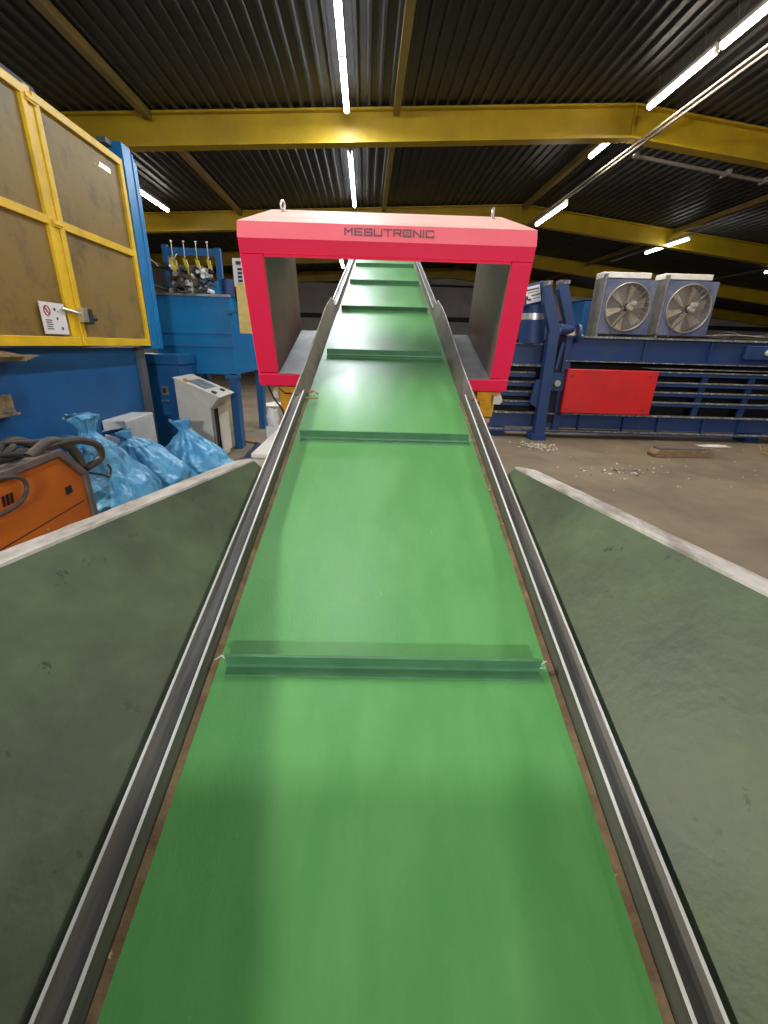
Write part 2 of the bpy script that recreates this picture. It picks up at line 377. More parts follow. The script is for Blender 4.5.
lamp(-5.63, 5.9, 7.4, 5.1, 'warm_tube', PW, 'left row tube above the blue press')
fl = Thing('added_fill_lamp', 'wall mounted flood lamp on the rear wall behind the photographer', 'lamp', BLD, (.6, -7.9, 3.4))
fl.part('housing', MB().box(.2, 1.0, -7.98, -7.90, 3.2, 3.6, c=.01), M['hous'])
fl.part('bracket', MB().box(.55, .65, -8.0, -7.97, 3.1, 3.8), M['steel'])
fl.part('lens', MB().box(.24, .96, -7.90, -7.89, 3.24, 3.56), M['cool_tube'])
ld = bpy.data.lights.new('added_fill_light', 'AREA'); ld.shape = 'RECTANGLE'; ld.size = .7; ld.size_y = .3; ld.energy = 300; ld.color = (.95,.97,1.)
lo = bpy.data.objects.new('added_fill_light', ld); COL.objects.link(lo); lo.parent = fl.e; lo.location = (0,.03,0); lo.rotation_euler = (math.radians(84),0,0)
lamp(9.8, .3, 1.9, 5.0, 'warm_tube', PW*1.3, 'right row tube overhead of the open floor')
lamp(9.8, 6.3, 7.9, 5.0, 'warm_tube', PW*1.3, 'right row tube above the baler, out of the picture')

# conduits and trunking under the roof
for dx, lb in ((0,'left of a pair of thin conduits running under the ridge'),(.11,'right of a pair of thin conduits running under the ridge')):
    single('conduit', MB().cyl((5.02+dx, 1.0, 5.36), (5.02+dx, 17.5, 5.36), .022, 8), M['pipe'], lb, 'pipe', BLD, (5.02+dx, 9, 5.36), 'ridge conduits')
mb = MB().tube([(5.24,10.12,5.28),(8.6,10.3,4.98),(12.,10.3,4.7)], .035, 8)
t = Thing('cross_pipe', 'grey pipe branching right from the ridge conduits below the first yellow beam', 'pipe', BLD, (5.1,10.12,5.3))
t.part('tube', mb, M['pipe'])
for xx, zz in ((7.2,5.11),(8.05,5.03)):
    t.part('clamp', MB().box(xx-.03, xx+.03, 10.12, 10.36, zz-.045, zz+.05), M['pipe'])
t.part('elbow', MB().disc((5.22,10.12,5.29), .05, (0,1,0), .08, 12), M['pipe'])
# ------------------------------------------------------------------ conveyor (CON axes, centre line x = CX)
CX = .025
S0, S1 = -1.6, 8.6
conv = Thing('belt_conveyor', 'inclined conveyor with green cleated belt climbing through the red detector', 'conveyor', CON, (CX, 0, -.85))
def sym(f):                                   # left and right versions mirrored about the centre line
    for sg in (-1, 1): f(sg)
mb = MB(); prof = []
for i in range(13):
    a = PI/2+PI*i/12; prof.append((S0+.10*math.cos(a), -.10+.10*math.sin(a)))
for i in range(13):
    a = -PI/2+PI*i/12; prof.append((S1+.10*math.cos(a), -.10+.10*math.sin(a)))
inn = [((y-(S0+S1)/2)*1.0, z) for y, z in prof]
n = len(prof)
def belt_loop(r):
    out = []
    for i in range(13):
        a = PI/2+PI*i/12; out.append((S0+r*math.cos(a), -.12+r*math.sin(a)))
    for i in range(13):
        a = -PI/2+PI*i/12; out.append((S1+r*math.cos(a), -.12+r*math.sin(a)))
    return out
o_, i_ = belt_loop(.12), belt_loop(.113); n = len(o_)
vs = [(CX+sx*.40, y, z) for lst in (o_, i_) for sx in (-1,1) for y, z in lst]
fs = []
for k in range(n):
    k2 = (k+1) % n
    fs += [(k,k2,n+k2,n+k), (2*n+k,3*n+k,3*n+k2,2*n+k2), (k,2*n+k,2*n+k2,k2), (n+k,n+k2,3*n+k2,3*n+k)]
belt = conv.part('belt', MB().add(vs, fs), M['belt'])
for s in (-.55, .572, 1.68, 2.79, 3.95, 5.11, 6.22, 7.35, 8.45):
    mb = MB()
    mb.box(CX-.368, CX+.368, s-.003, s+.004, .0, .042)
    mb.prism([(s-.028,.0005),(s+.028,.0005),(s+.026,.004),(s+.006,.005),(s+.004,.012),(s-.003,.012),(s-.006,.005),(s-.026,.004)], CX-.368, CX+.368, 'x')
    c = conv.part('cleat', mb, M['cleat'])
    if s in (.572,):
        # frayed ends of the nearest cleat
        fb = MB().tube([(CX-.368,s,.03),(CX-.378,s+.004,.034),(CX-.392,s-.004,.028)], [.003,.002,.001], 5)
        fb.tube([(CX+.368,s,.03),(CX+.380,s+.002,.036)], [.003,.001], 5)
        fb.tube([(CX+.368,s,.012),(CX+.379,s-.006,.02)], [.003,.001], 5)
        conv.part('frayed_end', fb, M['wht2'], under=c, label='pale frayed rubber ends')
def rails(sg):
    X = lambda d: CX+sg*d
    for a, b_ in ((S0+.05, 2.10), (3.93, S1-.1)):
        conv.part('edge_strip', MB().prism([(X(.391),.0012),(X(.404),.008),(X(.404),-.004),(X(.391),-.004)], a, b_), M['rust'], label='rusty brown edge strip')
        mb = MB()
        pr = [(.4035,-.004),(.4055,.003),(.4105,.044),(.4125,.046),(.4155,.046),(.4180,.038),(.424,.034),(.446,.037),(.4525,.048),(.456,.049),(.4585,.047),(.459,-.16),(.457,-.16),(.4565,.030),(.452,.040),(.445,.033),(.424,.030),(.416,.034),(.413,.040),(.408,.0),(.4055,-.006)]
        mb.prism([(X(u), w) for u, w in pr], a, b_)
        r = conv.part('side_rail', mb, M['rail'])
        for u0, u1, z_ in ((.4100,.4155,.0464),(.4525,.4575,.0494)):
            conv.part('worn_ridge', MB().box(min(X(u0),X(u1)), max(X(u0),X(u1)), a, b_, z_-.0012, z_+.0012), M['ridge'], under=r, label='bright worn ridge of the rail')
    ss = [2.05, 2.4, 2.9, 3.3, 3.6, 3.95]; hh = [.050,.066,.094,.118,.122,.100]; oo = [.452,.446,.444,.444,.446,.448]
    vs = []; fs = []
    for s_, h_, o2 in zip(ss, hh, oo):
        vs += [(X(.398), s_, .0015), (X(o2), s_, h_), (X(o2+.006), s_, h_+.001), (X(o2+.008), s_, h_-.006), (X(.407), s_, -.003)]
    for i in range(5):
        for j in range(5):
            j2 = (j+1) % 5; fs.append((i*5+j, i*5+j2, (i+1)*5+j2, (i+1)*5+j))
    fs += [(4,3,2,1,0), (25,26,27,28,29)]
    g = conv.part('guide_plate', MB().add(vs, fs), M['plate'])
    conv.part('worn_ridge', MB().tube([(X(o2+.002), s_, h_+.001) for s_, h_, o2 in zip(ss, hh, oo)], .0035, 5), M['lip'], under=g, label='pale worn top edge')
    for a, b_ in ((S0, 2.40), (3.38, S1)):
        conv.part('side_frame', MB().box(min(X(.405),X(.450)), max(X(.405),X(.450)), a, b_, -.24, -.02), M['frame'])
sym(rails)
# chipped rubber left at the belt edge by the detector
mb = MB()
mb.tube(smooth_path([(CX-.40,2.16,.006),(CX-.375,2.17,.018),(CX-.35,2.15,.010)]), .006, 6)
mb.tube(smooth_path([(CX-.41,2.09,.010),(CX-.38,2.07,.02),(CX-.345,2.09,.012)]), .005, 6)
conv.part('edge_sealing', mb, M['straw'], label='torn straw coloured sealing at the left belt edge')
for s_ in (S0, S1): conv.part('drum', MB().cyl((CX-.42,s_,-.12),(CX+.42,s_,-.12), .108, 24), M['steel'], smooth=True)
# floor legs (vertical in the hall)
Ci = CON.inverted()
def cw(x, y, z): return Ci @ V((x, y, z))
for s_ in (-.9, 2.0, 7.6):
    for sg in (-1, 1):
        tp = CON @ V((CX+sg*.435, s_, -.2))
        mb = MB(); a = .03
        vs = [cw(tp.x+i*a, tp.y+j*a, z) for z in (0, tp.z) for i in (-1,1) for j in (-1,1)]
        mb.add(vs, [(0,1,3,2),(4,6,7,5),(0,4,5,1),(1,5,7,3),(3,7,6,2),(2,6,4,0)])
        conv.part('leg', mb, M['frame'])

# hopper walls: horizontal top edge, lower edge along the rail
ZH = 1.284
def hopper(sg, name_l):
    k = .284 if sg < 0 else .268
    b0 = CON @ V((CX+sg*.463, -1.2, .030)); b1 = CON @ V((CX+sg*.463, 2.0, .030)); bd = (b1-b0).normalized()
    td = V((-sg*k, 1, 0)).normalized()
    tt = (ZH-b0.z)/bd.z; meet = b0+bd*tt                     # where the sloping foot reaches the level top edge
    yf = 1.575
    ys = (yf, 1.1, .6, .1, -.4, -.9)
    top = [meet+td*((y-meet.y)/td.y) for y in ys]
    inner_b = [b0+bd*((y-b0.y)/bd.y) for y in ys]
    mid = [(a*.5+b_*.5) for a, b_ in zip(top, inner_b)]
    nrm = (top[-1]-inner_b[-1]).cross(top[0]-top[-1]).normalized()
    if nrm.x*sg < 0: nrm = -nrm
    th = nrm*.006
    vs = []
    for row in (top, mid, inner_b): vs += [Ci @ p for p in row]
    for row in (top, mid, inner_b): vs += [Ci @ (p+th) for p in row]
    fs = []
    for r in range(2):
        for c in range(5):
            a = r*6+c; fs += [(a,a+1,a+7,a+6), (18+a,18+a+6,18+a+7,18+a+1)]
    for c in range(5): fs += [(c,18+c,19+c,c+1), (12+c,13+c,31+c,30+c)]
    for r in range(2): fs += [(r*6,r*6+6,24+r*6,18+r*6), (r*6+5,23+r*6,29+r*6,r*6+11)]
    w = conv.part('hopper_wall', MB().add(vs, fs), M['hop'], label=name_l)
    # folded flange on the top edge
    od = V((sg*math.cos(math.atan(k)), math.sin(math.atan(k)), 0))
    mb = MB(); dirv = (top[-1]-top[0]).normalized()
    rnd = random.Random(3+sg); N = 60; rows = []
    for i in range(N+1):
        q = top[0].lerp(top[-1], i/N)
        jit = rnd.uniform(-.0015,.0015)
        wd = .058+rnd.uniform(-.002,.002)
        if i == 0: wd = .02
        rows.append([q+V((0,0,.001))-od*.003+V((0,0,-.007+jit)), q+V((0,0,.004+jit*.5))-od*.001, q+od*.012+V((0,0,.0045+jit)), q+od*wd+V((0,0,.002)), q+od*wd+V((0,0,-.03)), q+od*.008+V((0,0,-.008))])
    vs = [Ci @ p for r in rows for p in r]; fs = []
    for i in range(N):
        for j in range(6):
            j2 = (j+1) % 6; fs.append((i*6+j, i*6+j2, i*6+6+j2, i*6+6+j))
    fs += [tuple(range(6)), tuple(N*6+j for j in range(5,-1,-1))]
    conv.part('top_flange', MB().add(vs, fs), M['lip'], under=w, label='worn pale flange along the top')
bz = CON @ V((CX, -.95, -.26))
bw = MB().prism([(-.62,bz.z),(.62,bz.z),(1.04,ZH),(-1.04,ZH)], -.66, -.652)
bw.v = [Ci @ p for p in bw.v]
conv.part('added_shade_wall', bw, M['hop'])  # unseen wall added behind the camera to shade the lower belt
hopper(-1, 'left dirty hopper wall, belt reflection painted in as green'); hopper(1, 'right dirty hopper wall, belt reflection painted in as green')

# ------------------------------------------------------------------ metal detector (CON axes)
det = Thing('metal_detector', 'bright red tunnel metal detector frame straddling the green belt', 'metal detector', CON, (CX, 2.85, -.09))
x0, x1, ix0, ix1 = -.706, .751, -.587, .640
sF, sC, sB = 2.453, 2.492, 3.32
zt, zc, zi = .728, .664, .596
def bx(mb, *a): return mb.box(*a)
mb = MB()
# front to back swept frame: left leg, right leg, top with chamfer
mb.box(x0, ix0, sF, sB, 0, zi); mb.box(ix1, x1, sF, sB, 0, zi)
det.part('side_housing', MB().box(x0, ix0-.004, sF, sB, .002, zi, c=.003), M['red'])
det.part('side_housing', MB().box(ix1+.004, x1, sF, sB, .002, zi, c=.003), M['red'])
tp = MB().prism([(sF,zi+.001),(sF,zc),(sC-.002,zt-.003),(sB,zt-.003),(sB,zi+.001)], x0, x1, 'x')
topo = det.part('top_housing', tp, M['red'], bev=.003)
tl = (sC-sF, zt-zc)
det.part('sloped_fascia', MB().prism([(sF-.0005,zc),(sC-.0015,zt),(sC+.003,zt-.002),(sF+.004,zc-.0005)], x0-.001, x1+.001, 'x'), M['fascia'], under=topo, label='sloping name strip, lamp sheen painted in as pink')
det.part('top_sheet', MB().box(x0-.001, x1+.001, sC, sB+.001, zt-.0025, zt+.0015), M['top_glare'], under=topo, label='top sheet, lamp glare painted in as pale cream')
det.part('inner_edge', MB().box(ix0, ix1, sF-.004, sF+.02, zi-.010, zi+.001), M['red'])
det.part('tunnel_liner', MB().box(ix0-.004, ix0, sF+.004, sB-.002, .002, zi-.01), M['liner'], label='brown grey tunnel side wall')
det.part('tunnel_liner', MB().box(ix1, ix1+.004, sF+.004, sB-.002, .002, zi-.01), M['liner'], label='brown grey tunnel side wall')
det.part('tunnel_liner', MB().box(ix0, ix1, sF+.024, sB-.002, zi-.006, zi), M['liner'], label='brown grey tunnel roof')
for a, b_ in ((x0, CX-.452), (CX+.452, x1)):
    det.part('sill', MB().prism([(sF-.004,-.004),(sF-.004,-.072),(sF+.05,-.10),(sB,-.10),(sB,-.004)], a, b_, 'x'), M['red'], bev=.004)
det.part('sill_under_belt', MB().box(CX-.43, CX+.43, sF+.02, sB-.02, -.10, -.012), M['red'])
det.part('tunnel_floor', MB().box(ix0, CX-.454, sF+.006, sB, -.004, .001), M['linfl'])
det.part('tunnel_floor', MB().box(CX+.454, ix1, sF+.006, sB, -.004, .001), M['linfl'])
det.part('seam', MB().box(ix0-.003, CX-.454, sF-.006, sF+.006, -.003, .003), M['steel'])
det.part('seam', MB().box(CX+.454, ix1+.003, sF-.006, sF+.006, -.003, .003), M['steel'])
# eye bolts
for bx_ in (-.600, .655):
    R_ = Matrix.Translation((bx_, 3.13, zt+.034)) @ Matrix.Rotation(math.radians(70), 4, 'Z') @ Matrix.Rotation(PI/2, 4, 'X')
    mb = MB().ring((0,0,0), .022, .0065, R_, 20, 8); mb.cyl((bx_,3.13,zt-.002),(bx_,3.13,zt+.014), .009, 12); mb.disc((bx_,3.13,zt+.003), .020, (0,0,1), .006, 16)
    det.part('eye_bolt', mb, M['zinc'], smooth=True)
# lettering: stroke letters laid on the sloping front strip
G = {'M':[(0,0,0,5),(0,5,2,2.4),(2,2.4,4,5),(4,5,4,0)],'E':[(4,5,0,5),(0,5,0,0),(0,0,4,0),(0,2.5,3.6,2.5)],'S':[(4,4.2,4,5),(4,5,0,5),(0,5,0,2.6),(0,2.6,4,2.4),(4,2.4,4,0),(4,0,0,0),(0,0,0,.8)],
     'U':[(0,5,0,0),(0,0,4,0),(4,0,4,5)],'T':[(-.2,5,4.2,5),(2,5,2,0)],'R':[(0,0,0,5),(0,5,4,5),(4,5,4,2.3),(4,2.3,0,2.3),(2.2,2.3,4,0)],'O':[(0,0,0,5),(0,5,4,5),(4,5,4,0),(4,0,0,0),(1.3,1.6,1.3,3.4),(1.3,3.4,2.7,3.4),(2.7,3.4,2.7,1.6),(2.7,1.6,1.3,1.6)],
     'N':[(0,0,0,5),(0,5,4,0),(4,0,4,5)],'I':[(0,0,0,5)],'C':[(4,4.2,4,5),(4,5,0,5),(0,5,0,0),(0,0,4,0),(4,0,4,.8)]}
word = 'MESUTRONIC'
adv = [5.7,5.5,5.5,5.6,5.4,5.6,5.6,5.6,1.7,4.]
tot = sum(adv[:-1])+4
w_all = .430; u = w_all/tot
cd = V((0, sC-sF, zt-zc)); cd.normalize(); cn = V((0, -cd.z, cd.y))
LO = V((-.186, sF, zc))+cd*.027; hs = .0285/5
cur = 0; mb = MB()
for ch, ad in zip(word, adv):
    thin = .0016 if ch == 'O' else .0026
    for si, (a, b1, c1, d1) in enumerate(G[ch]):
        th = .0008 if (ch == 'O' and si > 3) else .0030
        p0 = V(((cur+a)*u, b1*hs, 0)); p1 = V(((cur+c1)*u, d1*hs, 0)); dd = (p1-p0).normalized(); nn = V((-dd.y, dd.x, 0))*th
        q0, q1 = p0-dd*th, p1+dd*th
        ring4 = [q0+nn, q1+nn, q1-nn, q0-nn]
        W = lambda q, h_: LO+V((1,0,0))*q.x+cd*q.y+cn*h_
        vs = [W(q, .0004) for q in ring4]+[W(q, .0030) for q in ring4]
        mb.add(vs, [(0,1,2,3),(7,6,5,4),(0,4,5,1),(1,5,6,2),(2,6,7,3),(3,7,4,0)])
    cur += ad
det.part('lettering', mb, M['letter'], under=topo, label='grey capitals reading MESUTRONIC')
# amber mounting brackets under the sill, cable loop
for sg, xa, xb in ((-1,-.63,-.52),(1,.60,.74)):
    b2 = det.part('mounting_bracket', MB().box(xa, xb, 2.52, 2.60, -.155, -.10).box(xa+.02, xb-.03, 2.50, 2.62, -.26, -.155).box(xa-.03, xb+.02, 2.51, 2.61, -.170, -.150), M['yb'], label='amber mounting bracket')
det.part('junction_block', MB().box(.69, .74, 2.47, 2.51, -.165, -.115, c=.003), M['white'], label='small white block')
det.part('junction_block', MB().box(-.64, -.61, 2.47, 2.51, -.16, -.115, c=.003), M['white'], label='small white block')
det.part('cable_loop', MB().tube(smooth_path([(-.67,2.49,-.09),(-.64,2.47,-.16),(-.60,2.46,-.22),(-.585,2.46,-.28)]), .006, 6), M['blk'])
det.part('cable_loop', MB().tube(smooth_path([(-.61,2.49,-.10),(-.57,2.48,-.13),(-.53,2.47,-.13),(-.50,2.47,-.17)]), .004, 6), M['blk'])

# ------------------------------------------------------------------ left blue press with yellow guard (BLD axes)
pr = Thing('blue_press', 'large blue press at left with yellow perforated guard doors', 'press', BLD, (-3.6, 4.3, 0))
FX = -2.8
pr.part('lower_body', MB().box(-4.7, -2.95, 3.0, 5.98, 0, 1.60), M['blue'], bev=.006)
pr.part('body_top', MB().box(-4.7, -3.0, 3.0, 6.1, 3.62, 3.72).prism([(-4.7,3.78),(-3.35,3.78),(-3.9,4.4),(-4.7,4.4)], 3.0, 5.3), M['blue'])
pr.part('top_edge', MB().prism([(-3.2,3.73),(-3.02,3.73),(-3.05,3.80),(-3.2,3.80)], 3.2, 5.15), M['gstrip'], label='grey strip on top')
pr.part('inner_back', MB().box(-4.75, -4.70, 3.0, 6.1, 0, 3.7), M['olive'])
pr.part('inner_screen', MB().box(-3.40, -3.36, 3.0, 6.0, 1.62, 3.62), M['perf'])
pr.part('end_panel', MB().box(-4.7, -3.45, 6.0, 6.05, 1.6, 3.66), M['olive'])
pr.part('column', MB().box(-2.97, -2.80, 6.16, 6.36, 1.58, 3.78).box(-2.97, -2.86, 6.36, 6.62, 1.58, 3.72).box(-2.84,-2.79,6.36,6.40,1.62,3.74), M['sky'], bev=.006)
pr.part('corner_post', MB().box(-3.0, -2.90, 5.98, 6.12, 0, 1.60), M['gstrip'], label='dark grey corner post')
pr.part('top_rail', MB().box(-3.0,-2.9, 6.02, 6.62, 3.72, 3.77), M['gstrip'])
# guard doors
def rail_y(y0, y1, z0, z1, x=FX, d=.05): return MB().box(x-d, x, y0, y1, z0, z1)
d2 = pr.part('guard_door', MB().box(FX-.05, FX, 4.70, 6.12, 3.53, 3.60).box(FX-.05, FX, 4.70, 6.12, 1.62, 1.70).box(FX-.05, FX, 4.70, 4.77, 1.70, 3.53).box(FX-.05, FX, 6.05, 6.12, 1.70, 3.53).box(FX-.05, FX, 4.77, 6.05, 2.62, 2.69), M['yel'], bev=.004)
for z0, z1 in ((1.70,2.62),(2.69,3.53)): pr.part('perforated_sheet', MB().box(FX-.034, FX-.030, 4.77, 6.05, z0, z1), M['perf'], under=d2)
d1 = pr.part('guard_door', MB().box(FX-.05, FX, 3.05, 4.62, 3.53, 3.60).box(FX-.05, FX, 3.05, 4.62, 1.62, 1.70).box(FX-.05, FX, 3.05, 3.12, 1.70, 3.53).box(FX-.05, FX, 4.55, 4.62, 1.70, 3.53).box(FX-.05, FX, 3.12, 4.55, 2.62, 2.69), M['yel'], bev=.004)
for z0, z1 in ((1.70,2.62),(2.69,3.53)): pr.part('perforated_sheet', MB().box(FX-.034, FX-.030, 3.12, 4.55, z0, z1), M['perf'], under=d1)
pr.part('centre_post', MB().box(FX-.06, FX-.012, 4.625, 4.695, 1.62, 3.62), M['yel'])
for z in (2.64, 3.52): pr.part('hinge', MB().box(FX-.0, FX+.012, 4.60, 4.72, z-.02, z+.035).cyl((FX+.01,4.60,z),(FX+.01,4.72,z), .010, 8), M['yel'])
# latch
lt_ = pr.part('latch', MB().cyl((FX+.02,4.44,1.94),(FX+.02,4.80,1.90), .014, 8).box(FX,FX+.05,4.70,4.78,1.84,1.97), M['zinc'])
pr.part('latch_grip', MB().box(FX+.01, FX+.06, 4.78, 4.84, 1.82, 1.96).cyl((FX+.03,4.84,1.88),(FX+.03,4.92,1.88), .028, 10), M['blk'], under=lt_)
# warning sign
sg_ = pr.part('warning_plate', MB().box(FX-.006, FX+.002, 4.18, 4.50, 1.72, 1.98), M['sign'], label='white safety plate with red prohibition circle')
Rs = Matrix(((0,0,1,FX+.004),(1,0,0,4.255),(0,1,0,1.91),(0,0,0,1)))
pr.part('prohibition_mark', MB().ring((0,0,0), .038, .005, Rs, 24, 6).box(FX+.002,FX+.006,-.034,.034,-.005,.005, M=Matrix.Translation((0,4.255,1.91)) @ Matrix.Rotation(math.radians(-50),4,'X')), M['signred'], under=sg_)
for (yy, zz, r1) in ((4.36,1.925,.014),(4.375,1.85,.012),(4.42,1.77,.014),(4.40,1.91,.006)): pr.part('pictogram', MB().disc((FX+.003,yy,zz), r1, (1,0,0), .002, 8), M['ink'], under=sg_)
mb = MB()
for j in range(5): mb.box(FX+.002,FX+.004, 4.215, 4.30-.012*(j%2), 1.83-.018*j, 1.838-.018*j)
pr.part('small_print', mb, M['ink'], under=sg_)
# trough-like ledge under the guard, and control niche
pr.part('ledge_tray', MB().prism([(-2.95,1.60),(-2.70,1.555),(-2.70,1.545),(-2.74,1.51),(-2.95,1.51)], 2.4, 3.72).prism([(3.72,1.555),(3.90,1.553),(3.72,1.51)], -2.95, -2.70, 'x'), M['tray'], label='ochre metal tray')
pr.part('control_niche', MB().box(-2.95,-2.90,3.2,3.72,1.09,1.24).box(-2.92,-2.86,3.2,3.74,1.09,1.105).box(-2.93,-2.87,3.68,3.70,1.09,1.25), M['tray'])
pr.part('valve_knob', MB().disc((-2.88,3.66,1.12), .03, (1,0,0), .05, 12), M['steel'])

# ------------------------------------------------------------------ junction cabinet left of the tank
cb = Thing('blue_cabinet', 'dark blue cabinet between the press and the white console', 'cabinet', BLD, (-3.1, 7.1, 0))
cb.part('body', MB().box(-3.42, -2.72, 6.72, 7.30, 0, 1.36), M['blue'], bev=.006)
cb.part('lid', MB().box(-3.44, -2.70, 6.70, 7.30, 1.362, 1.50), M['blue'], bev=.006)
cb.part('socket_plate', MB().box(-3.02, -2.92, 6.705, 6.722, .93, 1.06, ), M['steel'])
cb.part('socket', MB().box(-3.0, -2.955, 6.69, 6.706, .96, 1.03), M['blk'])
cb.part('handle', MB().box(-3.03, -2.93, 6.68, 6.72, .84, .86), M['steel'])

# ------------------------------------------------------------------ hydraulic tank
tk = Thing('hydraulic_tank', 'bright blue raised oil tank with valves, between the press and the detector', 'tank', BLD, (-2.7, 8.2, 0))
tk.part('tank_body', MB().box(-3.35, -2.12, 7.50, 9.35, 1.19, 2.36), M['sky'], bev=.012)
tk.part('front_seam', MB().box(-3.35, -2.12, 7.485, 7.50, 1.60, 1.615).box(-3.35,-2.12,7.488,7.50,1.80,1.806), M['blue'])
tk.part('top_edge', MB().box(-3.36, -2.11, 7.47, 7.53, 2.34, 2.375), M['steel'])
for x_, y_ in ((-2.20,7.30),(-2.22,9.15),(-3.30,9.15)):
    tk.part('leg', MB().box(x_, x_+.12, y_, y_+.22, 0, 1.20), M['blue'])
tk.part('front_bracket', MB().box(-2.25,-2.06,7.28,7.52,1.14,1.20), M['blue'])
# frame carrying the tags
tk.part('gauge_frame', MB().box(-3.11,-3.03,7.62,7.70,2.36,3.04).box(-2.32,-2.24,7.62,7.70,2.36,3.02).box(-3.03,-2.32,7.64,7.68,2.91,3.01), M['blue'])
for i, x_ in enumerate((-2.94,-2.76,-2.58,-2.41)):
    tk.part('tag_rod', MB().cyl((x_,7.58,2.86),(x_,7.58,3.08), .008, 6).disc((x_,7.58,3.08), .018, (0,0,1), .02, 8), M['zinc'])
    tk.part('yellow_tag', MB().prism([(x_-.055,2.72),(x_+.02,2.66),(x_+.055,2.72),(x_+.045,2.83),(x_-.01,2.87),(x_-.055,2.84)], 7.56, 7.60) if i == 0 else MB().prism([(x_-.03,2.86),(x_+.0,2.70),(x_+.04,2.64),(x_+.04,2.74),(x_+.02,2.84)], 7.56, 7.60), M['ytag'])
mf = tk.part('manifold', MB().box(-3.02,-2.55,7.66,7.95,2.40,2.78).box(-2.86,-2.62,7.60,7.68,2.48,2.76).box(-3.10,-2.98,7.64,7.9,2.42,2.62), M['manif'], bev=.01)
rn = random.Random(5)
for (x_, z_, r1, L_) in ((-3.05,2.74,.045,.10),(-2.98,2.55,.05,.10),(-2.93,2.42,.04,.12),(-2.74,2.54,.035,.12),(-2.60,2.70,.045,.10),(-2.50,2.66,.04,.12),(-2.42,2.62,.04,.08),(-2.55,2.50,.05,.12),(-2.70,2.42,.045,.12),(-3.1,2.44,.04,.1),(-2.45,2.47,.04,.12)):
    mb = MB().cyl((x_,7.62,z_),(x_,7.62-L_,z_+rn.uniform(-.01,.01)), r1, 10).cyl((x_,7.62-L_,z_),(x_,7.62-L_-.03,z_), r1*.55, 6)
    tk.part('valve', mb, M['zinc'] if rn.random() < .5 else M['blk'], smooth=True)
for i in range(26):
    x_ = rn.uniform(-3.0,-2.36); z_ = 2.40+rn.random()**1.3*.34; L_ = rn.uniform(.05,.14); r1 = rn.uniform(.016,.034)
    tk.part('fitting', MB().cyl((x_,7.58,z_),(x_+rn.uniform(-.05,.05),7.56-L_,z_+rn.uniform(-.03,.03)), r1, 8), [M['zinc'],M['blk'],M['sign'],M['blk']][i%4], smooth=True)
for pts, r1 in (([(-3.6,7.5,2.62),(-3.35,7.45,2.80),(-3.1,7.5,2.74),(-3.0,7.6,2.7)],.016),([(-3.6,7.5,2.86),(-3.3,7.4,2.86),(-3.12,7.45,2.72)],.012),([(-3.5,7.45,2.72),(-3.35,7.4,2.55),(-3.2,7.42,2.46),(-3.05,7.5,2.42)],.018),
                ([(-2.55,7.5,2.50),(-2.45,7.4,2.42),(-2.38,7.45,2.52),(-2.33,7.6,2.46)],.014),([(-2.9,7.5,2.42),(-2.8,7.42,2.38),(-2.68,7.45,2.40)],.016),([(-2.84,7.58,2.66),(-2.90,7.5,2.80),(-2.84,7.5,2.9)],.010)):
    tk.part('hose', MB().tube(smooth_path(pts), r1, 7), M['rub'] if r1 > .013 else M['steel'], smooth=True)
tk.part('filler_box', MB().box(-2.52,-2.28,7.55,7.72,2.37,2.56), M['sky'])
tk.part('filter_can', MB().cyl((-2.18,7.66,2.36),(-2.18,7.66,2.60), .09, 14), M['navy'], smooth=True)
tk.part('pump_motor', MB().cyl((-2.04,7.9,2.30),(-2.04,7.9,2.52), .10, 14), M['blk'], smooth=True)
tk.part('lettered_board', MB().box(-2.13,-1.90,7.86,7.88,2.40,2.93), M['sign'], label='white board with dark upright marks')
mb = MB()
for j in range(6): mb.box(-2.06+.0*(j%2), -1.99, 7.852, 7.86, 2.76-.055*j, 2.795-.055*j)
mb.box(-2.08,-2.0,7.85,7.86,2.84,2.89)
tk.part('board_marks', mb, M['ink'])
tk.part('yellow_board', MB().box(-1.93,-1.66,7.20,7.215,1.82,2.50), M['card'], label='yellow hanging board')
tk.part('board_stay', MB().box(-2.13,-1.75,7.216,7.24,2.10,2.13).box(-2.13,-2.10,7.22,7.52,2.10,2.13), M['blue'])

# ------------------------------------------------------------------ white console
cs = Thing('control_console', 'white upright control desk with sloping top, beside the blue bags', 'console', BLD, (-2.4, 6.6, 0))
cs.part('body', MB().prism([(-2.64,.02),(-2.64,1.21),(-2.06,.955),(-2.19,.80),(-2.19,.02)], 6.28, 6.98), M['white'], bev=.006)
cs.part('desk_top', MB().prism([(-2.65,1.222),(-2.04,.965),(-2.045,.950),(-2.65,1.207)], 6.27, 6.99), M['white'])
Rd = Matrix.Translation((-2.35, 6.62, 1.100)) @ Matrix.Rotation(math.atan2(.257,.61), 4, 'Y')
cs.part('display_plate', MB().box(-.16,.10,-.22,.20,0,.008, M=Rd), M['steel'], label='grey inset plate')
cs.part('switch', MB().box(-.20,-.15,-.30,-.24,0,.03, M=Rd), M['yb'])
for yy in (-.28, .10): cs.part('switch', MB().box(.19,.25,yy,yy+.07,0,.02, M=Rd), M['ink'])
dr = cs.part('door', MB().box(-2.165,-2.145,6.52,6.95,.10,.80), M['white'], bev=.004)
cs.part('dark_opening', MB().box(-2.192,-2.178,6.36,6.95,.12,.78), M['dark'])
cs.part('door_stile', MB().box(-2.19,-2.17,6.30,6.36,.05,.80), M['steel'])

